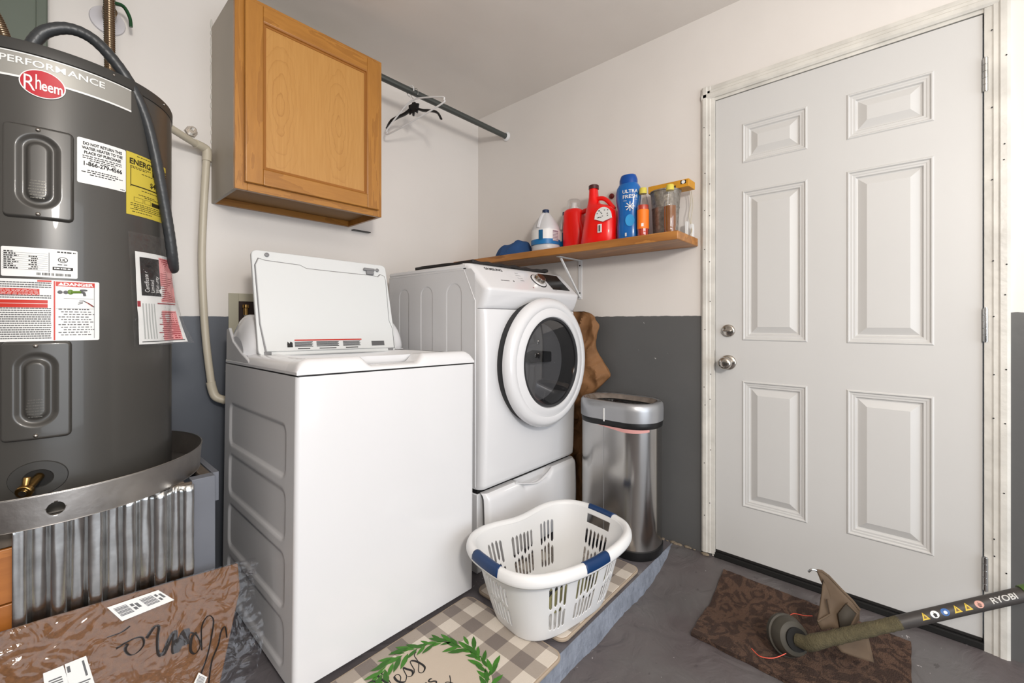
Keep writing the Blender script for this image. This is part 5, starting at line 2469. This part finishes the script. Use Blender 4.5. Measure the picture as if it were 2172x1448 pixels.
# sandals inside
def sandal(name, label, loc, rot):
    t = thing(name, label, 'sandal', loc, rot, 'olive sandals in the laundry basket')
    pr = [(0, -.13), (.03, -.125), (.042, -.09), (.036, -.02), (.045, .05), (.048, .10), (.03, .135), (0, .142), (-.03, .130), (-.042, .09), (-.036, .0), (-.034, -.09), (-.024, -.122)]
    P = [(p.x, p.y) for p in catmull([(a, b, 0) for a, b in pr], 4, closed=True)]
    g = G()
    g.prism(P, 0, .009, 'xy')
    g.build('sole', BLACK, t, bevel=.002)
    g = G()
    g.prism([(a * .94, b * .96) for a, b in P], .009, .018, 'xy')
    g.build('footbed', mat('olive_footbed', (150, 146, 104), .8), t, bevel=.002)
    g = G()
    g.tube(catmull([(-.045, .02, .01), (-.03, .04, .035), (0, .075, .02), (.03, .04, .035), (.045, .02, .01)], 6), .006, 8, flat=.4)
    g.build('strap', BLACK, t)
    return t


sandal('sandal', 'olive sandal standing against the front wall inside the basket', (BKX - .005, BKY - .105, .195), (R_(97), R_(82), R_(BKR)))
sandal('sandal', 'olive sandal lying flat on the basket bottom near the middle', (BKX + .045, BKY + .050, .092), (R_(0), R_(0), R_(82)))

# ------------------------------------------------------------------ door mat (brown)
RUGM = bpy.data.materials.new('brown_carpet')
RUGM.use_nodes = True
nt = RUGM.node_tree
b = nt.nodes['Principled BSDF']
tcn = N(nt, 'TexCoord')
n1 = N(nt, 'TexNoise')
n1.inputs['Scale'].default_value = 16
n1.inputs['Detail'].default_value = 4
n1.inputs['Distortion'].default_value = 2.6
nt.links.new(tcn.outputs['Object'], n1.inputs['Vector'])
rp = N(nt, 'ValToRGB')
rp.color_ramp.elements[0].position = .46
rp.color_ramp.elements[1].position = .54
rp.color_ramp.elements[0].color = rgb((56, 38, 30))
rp.color_ramp.elements[1].color = rgb((92, 68, 54))
nt.links.new(n1.outputs[0], rp.inputs[0])
n2 = N(nt, 'TexNoise')
n2.inputs['Scale'].default_value = 260
nt.links.new(tcn.outputs['Object'], n2.inputs['Vector'])
nt.links.new(mixc(nt, mth(nt, 'MULTIPLY', n2.outputs[0], .5), rp.outputs[0], rgb((60, 44, 34))), b.inputs['Base Color'])
b.inputs['Roughness'].default_value = .95
bp = N(nt, 'Bump')
bp.inputs['Distance'].default_value = .006
nt.links.new(mth(nt, 'ADD', n2.outputs[0], rp.outputs[0]), bp.inputs['Height'])
nt.links.new(bp.outputs[0], b.inputs['Normal'])
g = G()


def rugf(u, v, top=1):
    # corners: far-left, near-left ... (quad on ramp)
    A = Vector((-.085, -1.617, 0))
    B_ = Vector((-.478, -1.616, 0))
    C_ = Vector((-.50, -2.205, 0))
    D_ = Vector((-.105, -2.205, 0))
    p = A.lerp(D_, v).lerp(B_.lerp(C_, v), u)
    wob = .004 * nz3(p.x * 20, p.y * 20, 0)
    return (p.x + wob, p.y + wob, floor_h(p.x, p.y) + .003 + .011 * top + .002 * nz3(p.x * 40, p.y * 40, 3) * top)


g.grid(60, 90, lambda u, v: rugf(u, v), flip=False)
e_ = [rugf(i / 60, 0) for i in range(61)] + [rugf(1, j / 90) for j in range(1, 91)] + [rugf(1 - i / 60, 1) for i in range(1, 61)] + [rugf(0, 1 - j / 90) for j in range(1, 90)]
l_ = [(p[0], p[1], floor_h(p[0], 0) + .001) for p in e_]
m_ = len(e_)
g.add(e_ + l_, [(k, (k + 1) % m_, m_ + (k + 1) % m_, m_ + k) for k in range(m_)])
tag(g.build('door_mat', RUGM, ang=60), 'worn brown patterned door mat on the floor by the door', 'mat')

# ------------------------------------------------------------------ string trimmer
TRH = mat('dusty_green', (84, 77, 56), .95, bump=.004, bscale=220, vary=.2, vscale=60)
TRS = mat('shaft_dark', (58, 54, 52), .5, vary=.1, vscale=30)
GRD = mat('guard_dusty_brown', (92, 76, 60), .8, vary=.12, vscale=22)
tr = thing('string_trimmer', 'dusty string trimmer head resting on the brown mat', 'string trimmer', (-.40, -1.93, .05))
o0 = Vector((-.40, -1.93, .05))
H0 = Vector((-.415, -1.976, .122))
H1 = Vector((-.165, -2.44, .352))
dn = (H1 - H0).normalized()


def tw(g, name, m, parent=tr, **k):
    return g.build(name, m, parent, off=o0, **k)


g = G()
mid = H0 + (H1 - H0) * .42
g.tube([mid, H0 + (H1 - H0) * 1.01], .0185, 20)
shaft = tw(g, 'shaft', TRS)
g = G()
n_ = 30
g.tube([H0 + (H1 - H0) * (.0 + .46 * k / n_) for k in range(n_ + 1)], [(.0182 + .0022 * (1 - k / n_) + .0035 * nz3(k * 1.3, 3, 1)) for k in range(n_ + 1)], 18)
tw(g, 'gear_tube', TRH, ang=60)
g = G()
g.tube([H1, H1 + dn * .06], .0225, 20)
lab(tw(g, 'coupler', mat('coupler_green', (70, 96, 40), .5)), 'green coupler')
# stickers along the shaft, facing the camera side
side = dn.cross(Vector((0, 0, 1))).normalized()
view = (Vector(cam.location) - (H0 + H1) / 2).normalized()
nv_ = (view - dn * view.dot(dn)).normalized()
upv = nv_.cross(dn).normalized()
if upv.z < 0:
    upv = -upv


def onsh(s_, w_, d=.0004):
    th = w_ / .0185
    return H0 + dn * s_ + (nv_ * math.cos(th) + upv * math.sin(th)) * (.0185 + d)


Ls = (H1 - H0).length


def sticker(name, sc_, kind, m, mi=None):
    g = G()
    if kind == 'tri':
        pts = [(-.010, -.008), (.010, -.008), (0, .011)]
        P = []
        for (a, b_), (c_, d_) in zip(pts, pts[1:] + pts[:1]):
            for k in range(4):
                P.append((a + (c_ - a) * k / 4, b_ + (d_ - b_) * k / 4))
    else:
        P = [(.0105 * math.cos(2 * PI * k / 24), .0095 * math.sin(2 * PI * k / 24)) for k in range(24)]
    cx2 = sc_
    vs = [onsh(cx2, .001)] + [onsh(cx2 + a, b_) for a, b_ in P]
    n2_ = len(P)
    g.add(vs, [(0, 1 + k, 1 + (k + 1) % n2_) for k in range(n2_)])
    g.mi = 1
    q = [(a * .42, b_ * .42 - .001) for a, b_ in P]
    g.add([onsh(cx2, 0, .0008)] + [onsh(cx2 + a, b_, .0008) for a, b_ in q], [(0, 1 + k, 1 + (k + 1) % n2_) for k in range(n2_)])
    return tw(g, name, m, shaft)


WARN = [mat('warn_yellow', (206, 176, 50), .5), mat('warn_brown', (110, 80, 30), .5)]
for s_, kd, m in ((.545, 'tri', WARN), (.592, 'disc', [PRW, INK]), (.640, 'disc', [mat('mandate_blue', (48, 96, 160), .5), PRW]), (.694, 'tri', WARN), (.742, 'tri', WARN), (.795, 'disc', [mat('forbid_pink', (200, 150, 136), .5), mat('forbid_brown', (120, 84, 72), .5)])):
    sticker('sticker', Ls * s_, kd, m)
g = G()
g.text('RYOBI', .020, lambda x, y: tuple(onsh(Ls * .905 + x, y - .006, .0006)), bold=.0004, sx=1.15)
tw(g, 'brand_lettering', mat('lettering_grey', (190, 188, 184), .5), shaft)
# head
hd = (Vector((-.075, .062, .0))).normalized()
ax_ = Vector((-.62, .55, .42)).normalized()
c0 = Vector((-.425, -1.935, .098))
Mh = Matrix.Translation(c0) @ ax_.to_track_quat('Z', 'Y').to_matrix().to_4x4()
hx = Vector((-.30, -.52, .80)).normalized()
Mh = Matrix.Translation(Vector((-.395, -1.905, .104))) @ Vector((.80, -.30, .30)).normalized().to_track_quat('Z', 'Y').to_matrix().to_4x4()
Mh = Matrix.Translation(Vector((-.385, -1.908, .088))) @ Vector((-.62, -.62, .36)).normalized().to_track_quat('Z', 'Y').to_matrix().to_4x4() @ Matrix.Scale(1.1, 4)
g = G()
g.X = Mh
g.lathe([(.001, -.036), (.048, -.036), (.056, -.030), (.057, -.016), (.052, -.014), (.052, -.004), (.050, .004), (.044, .018), (.032, .024), (.028, .024)], n=40, cap=False)
spool = tw(g, 'spool_head', mat('spool_grey', (64, 60, 52), .6, vary=.15, vscale=30), ang=40)
g = G()
g.X = Mh
g.lathe([(.031, .020), (.031, .030), (.022, .032), (.001, .032)], n=30, cap=False)
tw(g, 'hub_collar', BLACKM, spool)
g = G()
e0 = Mh @ Vector((0, 0, .028))
g.tube([e0, e0 + (H0 - e0) * .5 + Vector((-.004, -.008, -.004)), H0, H0 + dn * .03], [.019, .022, .023, .0205], 18)
tw(g, 'gear_housing', TRH, ang=60)
# line
g = G()
g.tube(catmull([(-.449, -1.806, .034), (-.468, -1.835, .034), (-.456, -1.871, .040), (-.428, -1.902, .055)], 8), .0013, 6)
g.tube(catmull([(-.36, -1.885, .11), (-.27, -1.895, .10), (-.235, -1.925, .09), (-.20, -1.945, .08)], 8), .0013, 6)
lab(tw(g, 'cutting_line', mat('orange_line', (226, 84, 60), .4)), 'orange cutting line')
# guard: upper and lower blades of the deflector, thick plates with a folded lip
up = [(-.315, -1.971, .302), (-.316, -1.987, .28), (-.331, -1.987, .247), (-.356, -1.983, .199), (-.374, -1.978, .167), (-.377, -1.99, .145), (-.353, -2.017, .155), (-.349, -2.033, .145), (-.327, -2.058, .155), (-.304, -2.081, .184), (-.293, -2.081, .209), (-.293, -2.064, .23), (-.298, -2.033, .259), (-.302, -2.002, .29), (-.307, -1.984, .302)]
low = [(-.373, -2.026, .115), (-.37, -2.039, .097), (-.351, -2.078, .088), (-.33, -2.117, .082), (-.321, -2.111, .109), (-.309, -2.102, .146), (-.34, -2.059, .140)]
gn = Vector((-.75, -.45, .35)).normalized()


def plate(name, poly, th, bulge=.0):
    g = G()
    P = [Vector(p) for p in poly]
    c_ = sum(P, Vector()) / len(P)
    cc = c_ + gn * bulge
    rings = []
    for k in range(4):
        f = k / 4
        rings.append([p.lerp(cc, f) + gn * bulge * (1 - (1 - f) ** 2) * 0 for p in P])
    n2_ = len(P)
    vs = [p for r_ in rings for p in r_] + [cc]
    fs = [(i * n2_ + k, i * n2_ + (k + 1) % n2_, (i + 1) * n2_ + (k + 1) % n2_, (i + 1) * n2_ + k) for i in range(3) for k in range(n2_)]
    fs += [(3 * n2_ + k, 3 * n2_ + (k + 1) % n2_, 4 * n2_) for k in range(n2_)]
    g.add(vs, fs)
    return tw(g, name, GRD, solid=th, ang=30)


gu = plate('guard', up, .005, -.012)
plate('guard_skirt', low, .005, -.006)
g = G()
dk_ = [Vector(p) + gn * .008 for p in ((-.307, -2.046, .224), (-.302, -2.072, .2), (-.328, -2.057, .163), (-.347, -2.033, .155), (-.332, -2.026, .194))]
g.add(dk_, [(0, 1, 2, 3, 4)])
tw(g, 'guard_recess', mat('guard_dark', (62, 56, 48), .8), gu, solid=.003)
g = G()
g.tube([Vector(p) for p in (up[10], up[11], up[12], up[13], up[14], up[0])], .0045, 8)
g.tube([dk_[k] for k in (0, 1, 2)], .004, 8)
g.tube([Vector(up[4]) + gn * .004, Vector((-.345, -2.010, .19)), Vector((-.335, -2.0, .23)) + gn * .004], .003, 8)
tw(g, 'guard_rib', GRD, gu)
g = G()
g.tube(catmull([Vector(up[0]) + Vector((0, 0, 0)), Vector(up[0]) + Vector((-.010, .012, .004)), Vector(up[0]) + Vector((-.014, .022, -.006))], 5), .0035, 8)
lab(tw(g, 'cutting_blade', GALV, gu), 'small metal line cutter')

# ------------------------------------------------------------------ wrapped coir mat
A0 = Vector((-1.653, -.70, .411))
E1 = Vector((-.997, 0, .078))
E2 = Vector((-.0748, -.283, -.9562)).normalized()
EN = E1.cross(E2).normalized()
if EN.y > 0:
    EN = -EN
cm = thing('wrapped_doormat', 'coir doormat with black script, wrapped in clear plastic, leaning on the stand', 'doormat', tuple(A0))


def cp(a, b_, d=0):
    p = A0 + E1 * a + E2 * b_ + EN * d
    return (p.x - A0.x, p.y - A0.y, p.z - A0.z)


out = [(.003, 0), (-.003, .072), (.022, .18), (.0465, .288), (.052, .345), (.76, .405), (.76, 0.005), (.4, -.004)]
g = G()
n_ = len(out)
vs = [cp(a, b_, 0) for a, b_ in out] + [cp(a, b_, -.014) for a, b_ in out]
g.add(vs, [tuple(range(n_)), tuple(range(2 * n_ - 1, n_ - 1, -1))] + [(k, n_ + k, n_ + (k + 1) % n_, (k + 1) % n_) for k in range(n_)])
g.build('coir_pad', COIR, cm, bevel=.003)
S_ = dict(
    e=[(.268, .1103), (.2497, .1043), (.2281, .1021), (.2169, .1082), (.215, .1245), (.2267, .1363), (.2411, .1356), (.2508, .1204), (.2471, .1081)],
    tail=[(.2856, .0783), (.2603, .0777), (.244, .0702)],
    m=[(.2106, .1108), (.1961, .0922), (.1852, .0951), (.187, .1191), (.1848, .1544), (.1754, .1614), (.1624, .1322), (.1512, .122), (.1518, .1615), (.1456, .1656), (.1341, .135), (.126, .1293), (.1275, .1615)],
    o=[(.1203, .1346), (.1032, .1476), (.0942, .1756), (.1052, .1919), (.1167, .178), (.1144, .1491), (.1033, .1415)],
    H1=[(.0911, .189), (.0919, .1338), (.0776, .1115), (.065, .1258), (.0682, .162), (.0793, .2122), (.0931, .2505), (.0843, .2704)],
    H2=[(.0318, .1832), (.0365, .1544), (.0466, .1646), (.053, .193), (.0676, .2264), (.0743, .2751)])
g = G()
for k_, st_ in S_.items():
    P = catmull([(a, b_, 0) for a, b_ in st_], 8)
    pts, rs = [], []
    for i, p in enumerate(P):
        q = P[min(i + 1, len(P) - 1)] - P[max(i - 1, 0)]
        # swelling on vertical strokes
        v_ = abs(q.y) / (q.length + 1e-9)
        rs.append({'m': .0068, 'e': .0062}.get(k_, .0050) * (.45 + .75 * v_))
        pts.append(cp(p.x, p.y, .0022))
    g.tube(pts, rs, 8, flat=.25)
g.build('script_print', mat('faded_black', (44, 38, 36), .9), cm)


def filmf(u, v):
    a = -.055 + .83 * u
    b_ = -.006 + .40 * v
    if u < .11:
        k = u / .11
        a = -.050 * (1 - k) + .0 - .004 * k + .03 * v * k
        a += .012 * math.sin(v * 9) * (1 - k)
        if v < .08:
            b_ += .02 * (1 - k)
    cr = nz3(a * 9, b_ * 9, 1)
    loose = sst(.2, .5, a) * sst(.15, .05, b_) if False else 0
    d = .004 + .0042 * abs(nz3(a * 20, b_ * 34, 2)) * (.35 + 1.6 * sst(.22, .4, a) + 1.5 * sst(.02, -.02, a)) + .002 * cr
    return cp(a, b_, d)


g = G()
g.grid(150, 90, filmf)
g.grid(150, 4, lambda u, v: tuple(Vector(filmf(u, 0)) * (1 - v) + Vector(cp(-.05 + .82 * u, .0, -.026)) * v))
g.grid(4, 90, lambda u, v: tuple(Vector(filmf(0, v)) * (1 - u) + Vector(cp(.0 + .03 * v, -.006 + .4 * v, -.024)) * u))
g.build('plastic_wrap', film_mat('wrap_film', (.97, .97, .975, 1), .10, .005, 14, .025), cm, ang=180)


def label_on(name, quad, bars, par=cm):
    g = G()
    vs = [cp(a, b_, .0105) for a, b_ in quad]
    g.add(vs, [(0, 1, 2, 3)])
    g.mi = 1

    def Q(s_, t_):
        a = quad[0][0] * (1 - s_) * (1 - t_) + quad[1][0] * s_ * (1 - t_) + quad[2][0] * s_ * t_ + quad[3][0] * (1 - s_) * t_
        b_ = quad[0][1] * (1 - s_) * (1 - t_) + quad[1][1] * s_ * (1 - t_) + quad[2][1] * s_ * t_ + quad[3][1] * (1 - s_) * t_
        return cp(a, b_, .0109)
    for s0, s1, t0, t1 in bars:
        g.add([Q(s0, t0), Q(s1, t0), Q(s1, t1), Q(s0, t1)], [(0, 1, 2, 3)])
    return g.build(name, [PRW, INKG], par, flat=True)


bars = []
for (s0, s1) in ((.06, .30), (.55, .80)):
    for k in range(9):
        bars.append((s0, s1, .18 + k * .065, .18 + k * .065 + (.045 if k % 3 else .03)))
bars += [(.34, .40, .25, .42), (.34, .40, .5, .68), (.42, .48, .3, .62), (.83, .88, .2, .38), (.83, .88, .5, .7), (.91, .96, .25, .6)]
label_on('barcode_label', [(.2903, .0101), (.1913, .0056), (.1561, .0419), (.2603, .0519)], bars)
bb = [(.25 + k * .075, .25 + k * .075 + (.05 if k % 2 else .03), .35, .85) for k in range(7)]
label_on('shipping_label', [(.3904, .1052), (.359, .1033), (.340, .170), (.3809, .170)], [(.2, .8, .3 + k * .08, .34 + k * .08) for k in range(7)])
label_on('shipping_label', [(.357, .1024), (.3218, .1004), (.3022, .170), (.343, .170)], [(.06, .2, .1, .3), (.3, .9, .72, .76), (.3, .8, .80, .83), (.75, .85, .1, .6)])
label_on('price_label', [(.0989, .2367), (.0794, .2568), (.0857, .2697), (.1102, .2582)], [(.15, .85, .2 + k * .12, .26 + k * .12) for k in range(6)])

# spare: small white chips on the platform strip and floor
# ------------------------------------------------------------------ wall scar beside the cabinet
g = G()
random.seed(4)
pts = []
for k in range(14):
    z = 1.9 + .5 * k / 13
    g.ell((-1.563, -.003, z), (.003 + .002 * random.random(), .003, .02 * random.random() + .008), 8, 6)
tag(g.build('caulk_bead', TRIM), 'lumpy white caulk bead along the left edge of the wall cabinet', 'caulk', kind='stuff')
